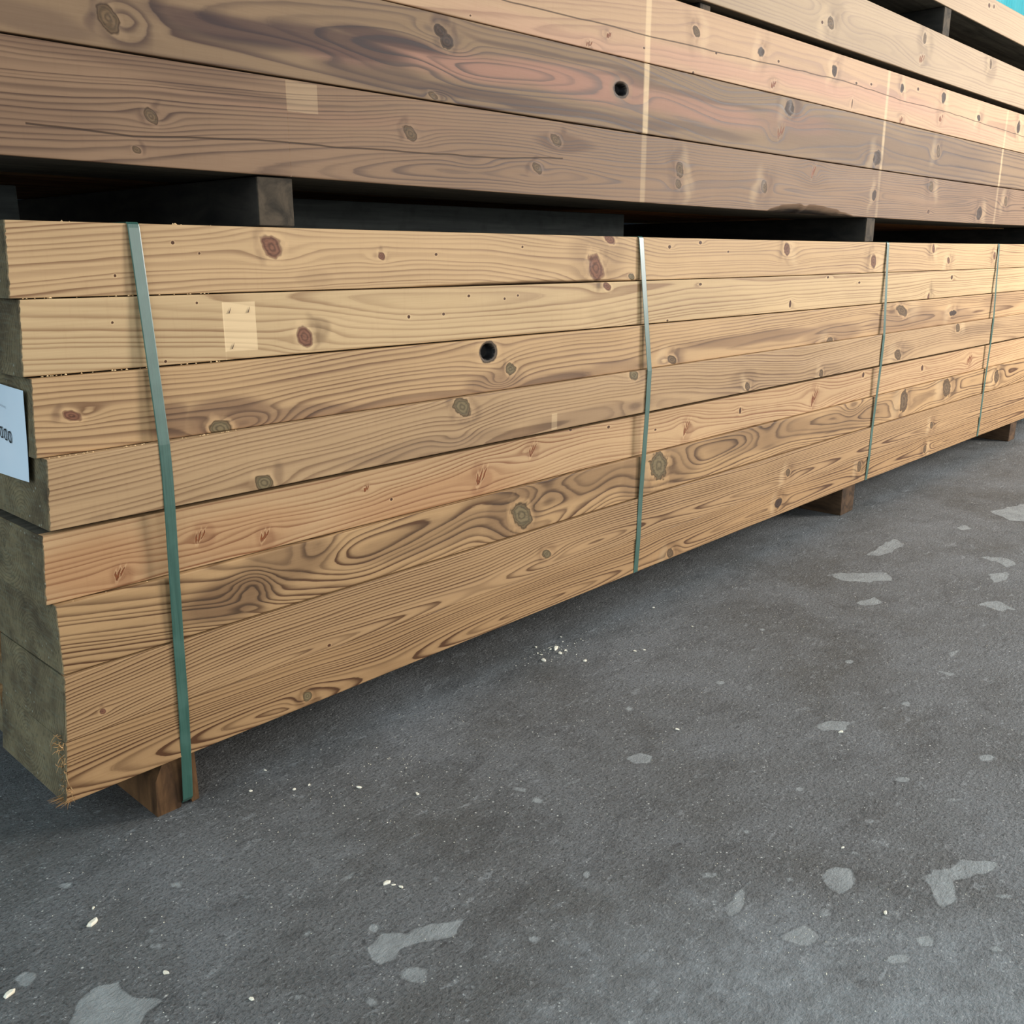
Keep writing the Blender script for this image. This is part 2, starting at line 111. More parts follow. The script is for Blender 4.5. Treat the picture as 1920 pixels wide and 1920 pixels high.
FPOLY=[[(-0.1382, -0.3173), (-0.1017, -0.2901), (-0.0617, -0.3037), (-0.0618, -0.3415), (-0.05, -0.3663), (-0.0768, -0.3829), (-0.1037, -0.3992), (-0.149, -0.3507)], [(0.184, -0.4794), (0.2099, -0.4694), (0.2367, -0.5024), (0.2599, -0.4973), (0.3054, -0.5196), (0.2698, -0.5334), (0.2302, -0.5202), (0.2133, -0.5135), (0.1949, -0.5246), (0.1765, -0.5185), (0.1735, -0.499)], [(0.1725, -0.5408), (0.1939, -0.5411), (0.2064, -0.5571), (0.1878, -0.5779), (0.1784, -0.564)], [(0.202, -0.4459), (0.216, -0.4396), (0.2126, -0.4573), (0.204, -0.4601)], [(-0.1512, -0.1989), (-0.1399, -0.1939), (-0.1281, -0.2117), (-0.1422, -0.2254), (-0.1509, -0.2186)], [(0.2375, -0.3345), (0.2682, -0.3353), (0.2542, -0.3436), (0.2364, -0.3421)], [(0.7878, -0.4274), (0.8205, -0.435), (0.8301, -0.4618), (0.8081, -0.4705), (0.7825, -0.4511)], [(0.5842, -0.345), (0.5977, -0.3667), (0.5869, -0.3766), (0.5795, -0.3592)], [(0.6574, -0.4062), (0.6851, -0.4161), (0.6785, -0.4239), (0.6547, -0.4132)], [(2.0008, -0.2448), (2.1182, -0.3506), (2.0585, -0.3929), (1.9946, -0.35), (1.9669, -0.2945)], [(1.8239, -0.3955), (1.9029, -0.4109), (1.8659, -0.4405), (1.8082, -0.4234)], [(2.4463, -0.4872), (2.4781, -0.5515), (2.4371, -0.6095), (2.3936, -0.5909), (2.4247, -0.5385)], [(2.0207, -0.618), (2.0789, -0.6578), (2.0501, -0.7105), (2.0143, -0.6774)], [(3.0194, -0.3554), (3.1982, -0.4079), (3.2603, -0.5296), (2.9932, -0.5947), (2.9318, -0.4329)], [(2.7156, -0.3425), (2.779, -0.3549), (2.7392, -0.3862), (2.6963, -0.3673)], [(0.7187, -0.8313), (0.749, -0.8349), (0.7578, -0.8552), (0.7338, -0.8738), (0.699, -0.8724), (0.7023, -0.8488)], [(0.809, -0.9315), (0.8403, -0.9613), (0.8883, -0.9672), (0.9298, -1.0061), (0.8642, -1.0046), (0.8347, -0.9817), (0.7903, -0.9932), (0.7583, -0.9832), (0.7858, -0.9551)], [(0.6466, -0.8638), (0.6617, -0.872), (0.6497, -0.8829), (0.6318, -0.8748)], [(0.5568, -0.8519), (0.6044, -0.8654), (0.602, -0.8928), (0.5715, -0.8892)], [(0.5717, -0.7595), (0.6303, -0.7632), (0.577, -0.7814), (0.5551, -0.7819)], [(0.6794, -0.9829), (0.7021, -0.9999), (0.6804, -1.0057), (0.6678, -0.9921)], [(0.6182, -0.9673), (0.6481, -0.9894), (0.6273, -0.9907), (0.6108, -0.9771)], [(1.6562, -0.6853), (1.7035, -0.6923), (1.6343, -0.7043)], [(1.5412, -0.6864), (1.5568, -0.7308), (1.5327, -0.7282)], [(2.2976, -0.5636), (2.3531, -0.6028), (2.2803, -0.631), (2.2361, -0.5965)], [(2.2306, -0.2402), (2.4594, -0.2442), (2.3973, -0.3017), (2.2528, -0.2793)], [(1.1265, -0.6262), (1.1733, -0.6359), (1.2011, -0.6658), (1.1543, -0.6711), (1.1226, -0.6492)], [(0.2424, -0.7688), (0.4171, -0.7314), (0.4903, -0.7808), (0.5393, -0.876), (0.5413, -0.9323), (0.6271, -1.0041), (0.7035, -1.1056), (0.6167, -1.1686)], [(0.9133, -0.7092), (0.907, -0.7095), (0.8991, -0.7059), (0.9036, -0.6988), (0.9109, -0.697), (0.9182, -0.7048)], [(0.9113, -0.8426), (0.9024, -0.8395), (0.8953, -0.8297), (0.8935, -0.8236), (0.9021, -0.8285), (0.9122, -0.8371)], [(1.0665, -0.8243), (1.0508, -0.8223), (1.0428, -0.8137), (1.0467, -0.8031), (1.061, -0.8083), (1.0697, -0.8176)], [(1.0591, -0.9121), (1.0501, -0.9093), (1.0407, -0.9016), (1.0424, -0.8943), (1.0531, -0.8965), (1.0588, -0.9072)], [(1.2431, -0.9093), (1.2289, -0.9048), (1.216, -0.8938), (1.2238, -0.8886), (1.2375, -0.8869), (1.2466, -0.8967)], [(0.8058, -0.8508), (0.8017, -0.8502), (0.7936, -0.8415), (0.7923, -0.8363), (0.8006, -0.8375), (0.8082, -0.8457)], [(0.7458, -0.7074), (0.7381, -0.7053), (0.7337, -0.6986), (0.7356, -0.6965), (0.7418, -0.6948), (0.746, -0.7035)], [(0.617, -0.7226), (0.608, -0.7219), (0.6007, -0.7123), (0.6028, -0.7074), (0.6112, -0.7093), (0.6186, -0.7172)], [(0.5166, -0.7168), (0.5093, -0.7139), (0.5038, -0.7064), (0.5016, -0.7008), (0.5084, -0.7032), (0.5169, -0.7123)], [(0.6818, -0.8096), (0.6754, -0.808), (0.6718, -0.8041), (0.673, -0.8002), (0.6784, -0.8007), (0.6826, -0.8051)], [(0.9849, -0.9631), (0.9769, -0.9587), (0.9679, -0.9491), (0.9692, -0.9463), (0.9738, -0.9471), (0.9828, -0.9568)], [(0.8587, -1.0499), (0.8456, -1.0441), (0.8372, -1.0335), (0.84, -1.0298), (0.8467, -1.032), (0.8593, -1.0421)], [(0.699, -0.9435), (0.6929, -0.9417), (0.6876, -0.9359), (0.6863, -0.9299), (0.6944, -0.9323), (0.6993, -0.9376)], [(0.6015, -0.9142), (0.5964, -0.9158), (0.5856, -0.9043), (0.5827, -0.894), (0.593, -0.8993), (0.6039, -0.9109)], [(0.7353, -1.0714), (0.7298, -1.0712), (0.7238, -1.0634), (0.7232, -1.0584), (0.7331, -1.0605), (0.7396, -1.0689)], [(0.4921, -0.5891), (0.4869, -0.5923), (0.4803, -0.5888), (0.4842, -0.5807), (0.4941, -0.5786), (0.4968, -0.5834)], [(0.5931, -0.4135), (0.5842, -0.4132), (0.5777, -0.4062), (0.5788, -0.3982), (0.5876, -0.3985), (0.5913, -0.407)], [(0.9537, -0.3296), (0.9479, -0.33), (0.9421, -0.3239), (0.9437, -0.3189), (0.9517, -0.3142), (0.9556, -0.3217)], [(1.5039, -0.3154), (1.4962, -0.3168), (1.4901, -0.3103), (1.4944, -0.3052), (1.5013, -0.3028), (1.5065, -0.3083)], [(1.1821, -0.3981), (1.1716, -0.3981), (1.1648, -0.3908), (1.1684, -0.3835), (1.1804, -0.3813), (1.1842, -0.3892)], [(1.3474, -0.7178), (1.3344, -0.7207), (1.3311, -0.7105), (1.333, -0.7023), (1.3465, -0.7066), (1.3546, -0.7119)], [(1.4696, -0.5487), (1.4539, -0.5484), (1.446, -0.5399), (1.4544, -0.5324), (1.4607, -0.5308), (1.4714, -0.5381)], [(0.139, -0.2804), (0.1334, -0.2811), (0.1248, -0.2719), (0.1202, -0.2603), (0.128, -0.2654), (0.1398, -0.2763)], [(0.1541, -0.4067), (0.1451, -0.4016), (0.1373, -0.3947), (0.1368, -0.3883), (0.1431, -0.3889), (0.1506, -0.3985)], [(0.0783, -0.1817), (0.0724, -0.1822), (0.0662, -0.1756), (0.0654, -0.1679), (0.0719, -0.1662), (0.0786, -0.1751)], [(-0.0271, -0.0689), (-0.0363, -0.0695), (-0.043, -0.0606), (-0.0427, -0.0524), (-0.0366, -0.052), (-0.0309, -0.0563)], [(0.2293, -0.6248), (0.2218, -0.6232), (0.2165, -0.6175), (0.2155, -0.6101), (0.2213, -0.6125), (0.2278, -0.6181)], [(0.3428, -0.6232), (0.3355, -0.6241), (0.332, -0.6189), (0.3328, -0.6125), (0.3377, -0.6118), (0.3442, -0.6173)], [(0.0808, -0.4913), (0.0722, -0.4871), (0.0629, -0.4797), (0.0593, -0.4684), (0.0661, -0.4706), (0.0753, -0.4805)], [(0.1324, -0.5588), (0.1239, -0.5594), (0.1206, -0.5535), (0.1198, -0.5454), (0.1284, -0.5447), (0.1307, -0.5509)], [(-0.0105, -0.263), (0.0018, -0.2703), (-0.0039, -0.2786), (-0.0133, -0.2714)], [(-0.0, -0.2345), (0.0145, -0.2425), (0.0086, -0.2483)], [(-0.0645, -0.2583), (-0.0505, -0.2457), (-0.0599, -0.2604)], [(0.0064, -0.3803), (0.0176, -0.3884), (0.013, -0.3938), (0.005, -0.3852)]]
CHIPS=[(1.0733, -0.0255, 0.0111), (1.0068, -0.0485, 0.0089), (1.0663, -0.1164, 0.0067), (1.0617, -0.048, 0.0067), (1.0628, -0.0186, 0.0044), (1.0812, -0.0472, 0.0044), (1.0496, 0.0133, 0.0044), (1.0275, -0.0113, 0.0033), (1.0266, -0.0232, 0.0033), (1.1336, 0.0099, 0.0033), (1.1855, -0.1633, 0.0044), (1.2052, -0.1756, 0.0033), (0.2803, -0.3907, 0.0067), (0.2876, -0.4123, 0.0044), (0.2834, -0.401, 0.0033), (-0.0424, -0.168, 0.0089), (-0.1665, -0.2209, 0.0078), (0.4078, -0.161, 0.0056), (0.4626, -0.2483, 0.0044), (-0.0198, -0.3262, 0.0056), (0.2781, -0.039, 0.0044), (0.3307, -0.0881, 0.0044), (0.3564, -0.094, 0.0033), (0.9428, -0.4386, 0.0044), (1.1429, -0.668, 0.0056), (-0.0288, -0.1386, 0.0033), (0.0294, -0.4413, 0.0044), (1.4381, -0.0373, 0.0044), (1.3987, -0.1779, 0.0033), (0.8016, -0.827, 0.0033), (0.7011, -0.9332, 0.0044), (0.3312, 0.0007, 0.0033)]
# ------------------------------------------------------------------ helpers
def lin(c):
    return tuple(((v/255.0)/12.92 if v/255.0 <= 0.04045 else ((v/255.0+0.055)/1.055)**2.4) for v in c)
def rgba(c): return lin(c)+(1.0,)
def tag(o, label=None, cat=None, group=None, kind=None):
    if label: o['label'] = label
    if cat: o['category'] = cat
    if group: o['group'] = group
    if kind: o['kind'] = kind
    return o
def hsh(ix, iz, seed):
    h = (ix.astype(np.int64)*374761393 + iz.astype(np.int64)*668265263 + seed*974634777) & 0xFFFFFFFF
    h = ((h ^ (h >> 13))*1274126177) & 0xFFFFFFFF
    return ((h ^ (h >> 16)) & 0xFFFFFF)/float(0xFFFFFF)*2-1
def vn(x, z, seed):
    x = np.asarray(x, float); z = np.asarray(z, float)
    ix = np.floor(x); iz = np.floor(z); fx = x-ix; fz = z-iz
    fx = fx*fx*fx*(fx*(fx*6-15)+10); fz = fz*fz*fz*(fz*(fz*6-15)+10)
    a = hsh(ix, iz, seed); b = hsh(ix+1, iz, seed); c = hsh(ix, iz+1, seed); d = hsh(ix+1, iz+1, seed)
    return (a*(1-fx)+b*fx)*(1-fz)+(c*(1-fx)+d*fx)*fz
def curve(pts):
    xs = [q[0] for q in pts]; zs = [q[1] for q in pts]
    co = np.polyfit(xs, zs, min(3, len(pts)-1))
    return lambda x: np.polyval(co, x)
def sstep(a, b, x):
    t = np.clip((x-a)/(b-a), 0, 1); return t*t*(3-2*t)
def mesh_obj(name, verts, faces, mats, parent=None, smooth=False, matidx=None):
    me = bpy.data.meshes.new(name); me.from_pydata([tuple(map(float, v)) for v in verts], [], faces)
    for m in (mats if isinstance(mats, (list, tuple)) else [mats]): me.materials.append(m)
    if matidx is not None: me.polygons.foreach_set('material_index', np.array(matidx, np.int32))
    if smooth: me.polygons.foreach_set('use_smooth', np.ones(len(me.polygons), bool))
    me.update()
    o = bpy.data.objects.new(name, me); SC.collection.objects.link(o)
    if parent: o.parent = parent
    return o

# ------------------------------------------------------------------ node sugar
class NT:
    def __init__(s, name):
        s.m = bpy.data.materials.new(name); s.m.use_nodes = True; s.t = s.m.node_tree; s.t.nodes.clear()
        s.out = s.t.nodes.new('ShaderNodeOutputMaterial'); s.b = s.t.nodes.new('ShaderNodeBsdfPrincipled')
        s.t.links.new(s.b.outputs[0], s.out.inputs[0])
    def set(s, sock, v):
        if isinstance(v, bpy.types.NodeSocket): s.t.links.new(v, sock)
        else: sock.default_value = v
    def math(s, op, a, b=0.0, c=None, clamp=False):
        n = s.t.nodes.new('ShaderNodeMath'); n.operation = op; n.use_clamp = clamp
        s.set(n.inputs[0], a); s.set(n.inputs[1], b)
        if c is not None: s.set(n.inputs[2], c)
        return n.outputs[0]
    def ramp(s, v, pts, smooth=False):
        n = s.t.nodes.new('ShaderNodeValToRGB'); e = n.color_ramp.elements
        if smooth: n.color_ramp.interpolation = 'EASE'
        while len(e) > 1: e.remove(e[-1])
        for i, (p_, c) in enumerate(pts):
            el = e[0] if i == 0 else e.new(p_)
            el.position = p_; el.color = (c, c, c, 1) if isinstance(c, (int, float)) else tuple(c)+((1.0,) if len(c) == 3 else ())
        s.set(n.inputs[0], v); return n.outputs[0]
    def mr(s, v, a, b, c=0.0, d=1.0, smooth=False):
        n = s.t.nodes.new('ShaderNodeMapRange'); n.clamp = True
        if smooth: n.interpolation_type = 'SMOOTHSTEP'
        for i, q in enumerate((v, a, b, c, d)): s.set(n.inputs[i], q)
        return n.outputs[0]
    def mix(s, f, a, b, mode='MIX'):
        n = s.t.nodes.new('ShaderNodeMix'); n.data_type = 'RGBA'; n.blend_type = mode
        s.set(n.inputs[0], f); s.set(n.inputs[6], a); s.set(n.inputs[7], b); return n.outputs[2]
    def attr(s, name, out=2):
        n = s.t.nodes.new('ShaderNodeAttribute'); n.attribute_name = name; return n.outputs[out]
    def coord(s, scale=(1, 1, 1), loc=(0, 0, 0)):
        t = s.t.nodes.new('ShaderNodeTexCoord'); n = s.t.nodes.new('ShaderNodeMapping'); s.t.links.new(t.outputs['Object'], n.inputs[0])
        n.inputs['Scale'].default_value = scale; n.inputs['Location'].default_value = loc; return n.outputs[0]
    def noise(s, vec, scale=1.0, detail=2.0, rough=0.5, dist=0.0):
        n = s.t.nodes.new('ShaderNodeTexNoise'); s.t.links.new(vec, n.inputs['Vector'])
        n.inputs['Scale'].default_value = scale; n.inputs['Detail'].default_value = detail; n.inputs['Roughness'].default_value = rough; n.inputs['Distortion'].default_value = dist
        return n.outputs[0]
    def voro(s, vec, scale, feature='F1', out=0, rnd=1.0):
        n = s.t.nodes.new('ShaderNodeTexVoronoi'); n.feature = feature; s.t.links.new(vec, n.inputs['Vector']); n.inputs['Scale'].default_value = scale
        n.inputs['Randomness'].default_value = rnd; return n.outputs[out]
    def bump(s, h, strength, dist, prev=None):
        n = s.t.nodes.new('ShaderNodeBump'); n.inputs['Strength'].default_value = strength; n.inputs['Distance'].default_value = dist
        s.t.links.new(h, n.inputs['Height'])
        if prev: s.t.links.new(prev, n.inputs['Normal'])
        return n.outputs[0]
    def fin(s, color, rough=0.6, spec=0.3, normal=None, metal=0.0):
        s.set(s.b.inputs['Base Color'], color); s.set(s.b.inputs['Roughness'], rough); s.set(s.b.inputs['Specular IOR Level'], spec); s.set(s.b.inputs['Metallic'], metal)
        if normal: s.t.links.new(normal, s.b.inputs['Normal'])
        return s.m

# ------------------------------------------------------------------ materials
def wood(name, light, dark, tone, tone2, contrast, seed, sharp=0.55, pale=(236, 205, 160)):
    n = NT(name)
    ring = n.attr('ring'); kd = n.attr('kd'); tn = n.attr('tone'); t2 = n.attr('tone2'); pl = n.attr('pale'); cr = n.attr('crack'); kc = n.attr('kcol', 0); ka = n.attr('kcol', 3); bark = n.attr('bark')
    off = (seed*1.37, seed*0.71, seed*2.13)
    fib = n.noise(n.coord((9, 420, 420), off), 1, 3, .6)
    fib2 = n.noise(n.coord((2.2, 60, 60), off), 1, 3, .55)
    blot = n.noise(n.coord((2.0, 9, 9), off), 1, 3, .55)
    chat = n.noise(n.coord((170, 14, 20), off), 1, 2, .6)
    jit = n.math('MULTIPLY_ADD', n.math('SUBTRACT', fib2, .5), .55, ring)
    fr = n.math('FRACT', jit)
    late = n.ramp(fr, [(0.0, .55), (.06, .12), (.25, 0.0), (sharp, .12), (.84, .85), (.95, 1.0), (1.0, .55)])
    # every ring is a little different: strength changes from ring to ring
    w = n.t.nodes.new('ShaderNodeTexWhiteNoise'); w.noise_dimensions = '1D'; n.t.links.new(n.math('FLOOR', jit), w.inputs['W'])
    strength = n.math('MULTIPLY', n.math('MULTIPLY_ADD', w.outputs[0], .65, .45), n.mr(blot, .3, .7, .55, 1.15))
    late = n.math('MULTIPLY', n.math('MULTIPLY', late, strength), contrast, clamp=True)
    base = n.mix(n.mr(blot, .32, .68, 0, .30), rgba(light), rgba(tuple(c*.80 for c in light)))
    base = n.mix(n.mr(t2, 0, 1, 0, .85), base, rgba(tone2))
    tmask = n.math('MULTIPLY', n.math('ADD', tn, n.math('MULTIPLY', n.math('SUBTRACT', late, .3), n.math('MULTIPLY', tn, .35))), .95, clamp=True)
    base = n.mix(tmask, base, rgba(tone))
    dk = n.mix(tmask, rgba(dark), rgba(tuple(c*.66 for c in tone)))
    col = n.mix(late, base, dk)
    col = n.mix(n.mr(fib, .3, .7, 0, .22), col, n.mix(1.0, col, (.62, .54, .45, 1), 'MULTIPLY'))
    col = n.mix(n.mr(chat, .55, .75, 0, .10), col, n.mix(1.0, col, (.7, .62, .55, 1), 'MULTIPLY'))
    pat = n.math('MULTIPLY', pl, n.mr(fib2, .25, .6, .75, 1.0))
    col = n.mix(pat, col, n.mix(n.math('MULTIPLY', late, .45), rgba(pale), base))
    # knots: pale rim, dark bark line, ringed core
    halo = n.math('MULTIPLY', n.mr(kd, 1.05, 1.75, 1, 0), .62)
    col = n.mix(halo, col, n.mix(n.math('MULTIPLY', late, .5), rgba(tuple(min(255, c*1.07) for c in light)), rgba(dark)))
    kdn = n.math('ADD', kd, n.math('MULTIPLY', n.math('SUBTRACT', n.noise(n.coord((70, 70, 70), off), 1, 3), .5), .30))
    core = n.mr(kdn, 1.06, .84, 0, 1)
    rings = n.math('MULTIPLY_ADD', n.math('SINE', n.math('MULTIPLY', kdn, 15.0)), .26, .84)
    kcol = n.mix(1.0, kc, n.ramp(rings, [(0, 0.0), (1, 1.0)]), 'MULTIPLY')
    kcol = n.mix(n.mr(n.noise(n.coord((90, 200, 260), off), 1, 3), .5, .72, 0, .55), kcol, n.mix(1.0, kcol, (.35, .3, .27, 1), 'MULTIPLY'))
    col = n.mix(core, col, kcol)
    rim = n.math('MULTIPLY', n.mr(kdn, .80, .97, 0, 1), n.mr(kdn, .98, 1.14, 1, 0))
    col = n.mix(n.math('MULTIPLY', rim, ka), col, n.mix(1.0, kc, (.30, .24, .20, 1), 'MULTIPLY'))
    # drying checks
    ck = n.mr(n.math('ABSOLUTE', n.math('ADD', cr, n.math('MULTIPLY', n.math('SUBTRACT', fib2, .5), .0012))), .0006, .0018, 1, 0)
    col = n.mix(n.math('MULTIPLY', ck, .8), col, rgba((44, 28, 20)))
    # bark left on a waney edge
    col = n.mix(bark, col, n.mix(n.mr(fib2, .4, .62, 0, 1), rgba((40, 32, 28)), rgba((112, 92, 74))))
    h = n.math('ADD', n.math('MULTIPLY', late, -.5), n.math('MULTIPLY', fib, .6))
    h = n.math('SUBTRACT', h, n.math('MULTIPLY', ck, 2.0))
    nm = n.bump(h, .35, .0008)
    return n.fin(col, n.mr(late, 0, 1, .66, .52), .25, nm)

def endgrain(name, py, pz, seed, base=(114, 100, 79)):
    n = NT(name); off = (seed*.9, seed*1.7, seed*.4)
    v = n.coord((1, 1, 1), (0, -py, -pz))
    wv = n.t.nodes.new('ShaderNodeVectorMath'); wv.operation = 'MULTIPLY_ADD'
    nz = n.t.nodes.new('ShaderNodeTexNoise'); nz.inputs['Scale'].default_value = 22; n.t.links.new(v, nz.inputs['Vector'])
    n.t.links.new(nz.outputs[1], wv.inputs[0]); wv.inputs[1].default_value = (0, .012, .012); n.t.links.new(v, wv.inputs[2])
    sp = n.t.nodes.new('ShaderNodeSeparateXYZ'); n.t.links.new(wv.outputs[0], sp.inputs[0])
    r = n.math('SQRT', n.math('ADD', n.math('MULTIPLY', sp.outputs[1], sp.outputs[1]), n.math('MULTIPLY', sp.outputs[2], sp.outputs[2])))
    fr = n.math('FRACT', n.math('MULTIPLY', r, 170.0))
    late = n.ramp(fr, [(0, .3), (.2, 0), (.7, .5), (.95, 1), (1, .3)])
    c1 = n.noise(n.coord((1, 16, 16), off), 1, 4, .6); c2 = n.noise(n.coord((60, 110, 110), off), 1, 4, .65); saw = n.noise(n.coord((1, 30, 260), off), 1, 2, .6)
    col = n.mix(n.mr(c1, .3, .7, 0, 1), rgba(tuple(c*.74 for c in base)), rgba((base[0]+22, base[1]+24, base[2]+16)))
    col = n.mix(n.math('MULTIPLY', late, .5), col, rgba(tuple(c*.5 for c in base)))
    col = n.mix(n.mr(c2, .52, .72, 0, .55), col, rgba((52, 52, 44)))
    col = n.mix(n.mr(saw, .5, .7, 0, .25), col, rgba((120, 124, 108)))
    col = n.mix(n.mr(n.voro(n.coord((55, 55, 55), off), 1), .07, .12, .7, 0), col, rgba((150, 152, 138)))
    return n.fin(col, .85, .15, n.bump(n.math('ADD', c2, n.math('MULTIPLY', saw, .5)), .5, .0012))

def rough_wood(name, light, dark, seed, scale=(3, 50, 50)):
    n = NT(name); off = (seed, seed*.6, seed*1.9)
    a = n.noise(n.coord(scale, off), 1, 4, .62, .6); b = n.noise(n.coord((25, 25, 25), off), 1, 4, .6)
    col = n.mix(n.mr(a, .36, .66), rgba(light), rgba(dark)); col = n.mix(n.mr(b, .5, .75, 0, .4), col, rgba(tuple(c*.6 for c in dark)))
    return n.fin(col, .8, .2, n.bump(a, .4, .001))

def strap_mat():
    n = NT('strap_plastic')
    a = n.noise(n.coord((700, 40, 9)), 1, 3, .6); b = n.noise(n.coord((30, 30, 30)), 1, 3)
    col = n.mix(n.mr(a, .3, .7), rgba((38, 76, 65)), rgba((56, 96, 83)))
    col = n.mix(n.mr(b, .5, .7, 0, .25), col, rgba((84, 120, 108)))
    n.set(n.b.inputs['Coat Weight'], .38); n.set(n.b.inputs['Coat Roughness'], .32); n.set(n.b.inputs['Coat IOR'], 1.6)
    return n.fin(col, n.mr(a, .3, .7, .34, .46), .6, n.bump(a, .12, .0004))

# ------------------------------------------------------------------ the timber builder
FARK = dict(r=(122, 82, 58), g=(112, 88, 62), b=(70, 50, 38))
KCOL = dict(r=(132, 88, 66), g=(124, 107, 77), b=(78, 62, 50), h=(98, 86, 74), p=(88, 54, 32), f=(138, 78, 42))
def xstations(x0, x1, extra=()):
    xs = [x0, x0+.0015, x0+.006]
    x = x0+.010
    while x < x1-.012:
        xs.append(x); x += .0019 if x < .8 else (.0028 if x < 1.7 else (.005 if x < 2.9 else .009))
    xs += [x1-.006, x1-.0015, x1]
    for e in extra: xs += [e-.0004, e+.0004]
    return np.array(sorted(xs))
def beam(key, name, zb, zt, y0, dep, x0, x1, spec, mats, endshear=0.0, wane=None, bow=0.002):
    """one sawn timber: fine front face carrying grain fields, eased corners, rough sawn ends"""
    rects = [q for q in PALE if q[0] == key]
    ex = [e for q in rects for e in q[1:3]]
    X = xstations(x0, x1, [e for e in ex if x0 < e < x1]); nx = len(X)
    ZB = zb(X); ZT = zt(X); H = float(np.mean(ZT-ZB))
    nr = int(round(H/.0021)); tt = np.linspace(0, 1, nr+1)
    et = []
    for q in rects:
        for zv in q[3:5]:
            t = (zv-float(zb((q[1]+q[2])/2)))/H
            if .01 < t < .99: et += [t-.003, t+.003]
    tt = np.array(sorted(list(tt)+et)); nr = len(tt)
    c = .0014
    ch = np.zeros(nx)
    if wane is not None:
        u = np.clip((X-wane[0])/(wane[1]-wane[0]), 0, 1); ch = wane[2]*np.sin(np.pi*u**.8)**.8*(1+.18*vn(X*30, X*0, 5))*(u > 0)*(u < 1)
    zlo = ZB+c+ch; zhi = ZT-c
    # edge roughness of the saw kerf
    zlo = zlo+.0006*vn(X*45, X*0, spec['seed']+3); zhi = zhi+.0006*vn(X*45, X*0, spec['seed']+4)
    ZF = zlo[:, None]+(zhi-zlo)[:, None]*tt[None]                      # front rows
    XF = np.repeat(X[:, None], nr, 1)
    yf = y0+bow*vn(X*.55, X*0, spec['seed']+9)
    YF = np.repeat(yf[:, None], nr, 1)+.0005*vn(XF*4, ZF*30, spec['seed']+1)
    # loop order: front rows up, top bevel, top-front, top-back, bottom-back, bottom-front, bottom bevel
    yb = y0+dep
    def colm(v): return v[:, None]
    k = .29*c
    ys = yf+.016
    Zl = np.concatenate([ZF, colm(ZT-k), colm(ZT), colm(ZT), colm(ZT), colm(ZB), colm(ZB), colm(ZB), colm(ZB+k+ch*.35)], 1)
    Yl = np.concatenate([YF, colm(yf+k), colm(yf+c), colm(ys), colm(np.full(nx, yb)), colm(np.full(nx, yb)), colm(np.maximum(yf+.005, yf+c+ch*1.6+.001)), colm(yf+c+ch*1.6), colm(yf+k+ch*.75)], 1)
    Xl = np.repeat(X[:, None], Zl.shape[1], 1)
    U = np.concatenate([ZF, colm(ZT-k), colm(ZT+.001), colm(ZT+.017), colm(ZT+dep), colm(ZB-dep), colm(ZB-.005), colm(ZB-.001), colm(ZB+k)], 1)   # unfolded height
    nl = Zl.shape[1]; S = spec['seed']
    # ---- fields
    kn = KN.get(key, []); tb = TN.get(key, []); tp = TP.get(key, [])
    Zw = U+spec.get('warp', .0035)*vn(Xl*1.7, U*7, S+11)+.0017*vn(Xl*7, U*28, S+12)+.0004*vn(Xl*24, U*75, S+13)+spec.get('slope', 0)*(Xl-x0)
    add = np.zeros_like(Zw); kd = np.full_like(Zw, 6.0); kci = np.full(Zw.shape, -1)
    for i, (kx, kz, rx, rz, ty) in enumerate(kn):
        if ty == 'p': rx *= .72; rz *= .72
        if kx > 1.5 and ty in 'rg': rx *= .72; rz *= .9
        dx = Xl-kx; dz = U-kz
        rr = {'p': .9, 'f': 1.5, 'e': 1.0}.get(ty, 1.35)*max(rz, .4*rx)
        if ty != 'e':
            rho2 = (dx/2.3)**2+dz**2
            Zw = Zw-dz*rr*rr/(rho2+.8*rr*rr)*np.exp(-rho2/(rr*rr*30))
            if rx > .006 or rz > .009:
                sg = 1 if (hsh(np.array([i]), np.array([S]), 7)[0] > -.3) else -1
                add += spec.get('swirl', .8)*np.exp(-(((dx-1.6*rx*sg)/(2.6*rx))**2+(dz/(1.5*rz))**2))
            mn = .0021 if kx < .9 else (.0026 if kx < 1.8 else .0038)
            q = np.sqrt((dx/max(rx, mn))**2+((dz+.25*dx*(1 if ty in 'rgf' else 0))/max(rz, mn))**2)
            if ty in 'rgb' and rz > .004: q = q*(1+.16*vn(Xl*70+i, U*70, S+71)+.10*vn(Xl*190, U*190+i, S+72))
            if ty == 'f':   # feathered, flame like little knot: only a core
                q = np.full_like(dx, 9.0); wd = max(.20*rx, mn*.8)
                for j in (-1, 0, 1):
                    dj = dx-j*rx*.62-dz*(.35+.25*j)-.0012*vn(U*160, Xl*0+j, S+i)
                    q = np.minimum(q, np.sqrt((dj/wd)**2+((dz-j*.22*rz)/(rz*(1.0-.2*abs(j))))**2))
            m = q < kd; kd[m] = q[m]; kci[m & (q < 3)] = i
        else:
            add += spec.get('eye', 3.2)*np.exp(-((dx/(1.25*rx))**2+(dz/(1.25*rz))**2))
    dpts = spec['d']; xs = [q[0] for q in dpts]
    from_x = np.linspace(xs[0], xs[-1], 400)
    dd = np.interp(from_x, xs, [q[1] for q in dpts]); zz = np.interp(from_x, xs, [q[2] for q in dpts])
    ker = np.hanning(13); ker /= ker.sum(); pad = lambda a: np.convolve(np.pad(a, 6, 'edge'), ker, 'valid')
    dX = np.interp(X, from_x, pad(dd))[:, None]+spec.get('dn', .005)*(vn(Xl*1.3, U*2, S+21)+.35*vn(Xl*4.5, U*9, S+22))
    zc = ZB[:, None]+np.interp(X, from_x, pad(zz))[:, None]*(ZT-ZB)[:, None]
    r = np.sqrt(dX**2+(Zw-zc)**2)
    ring = r/spec['w']+.55*vn(r*90, Xl*.4, S+31)+add
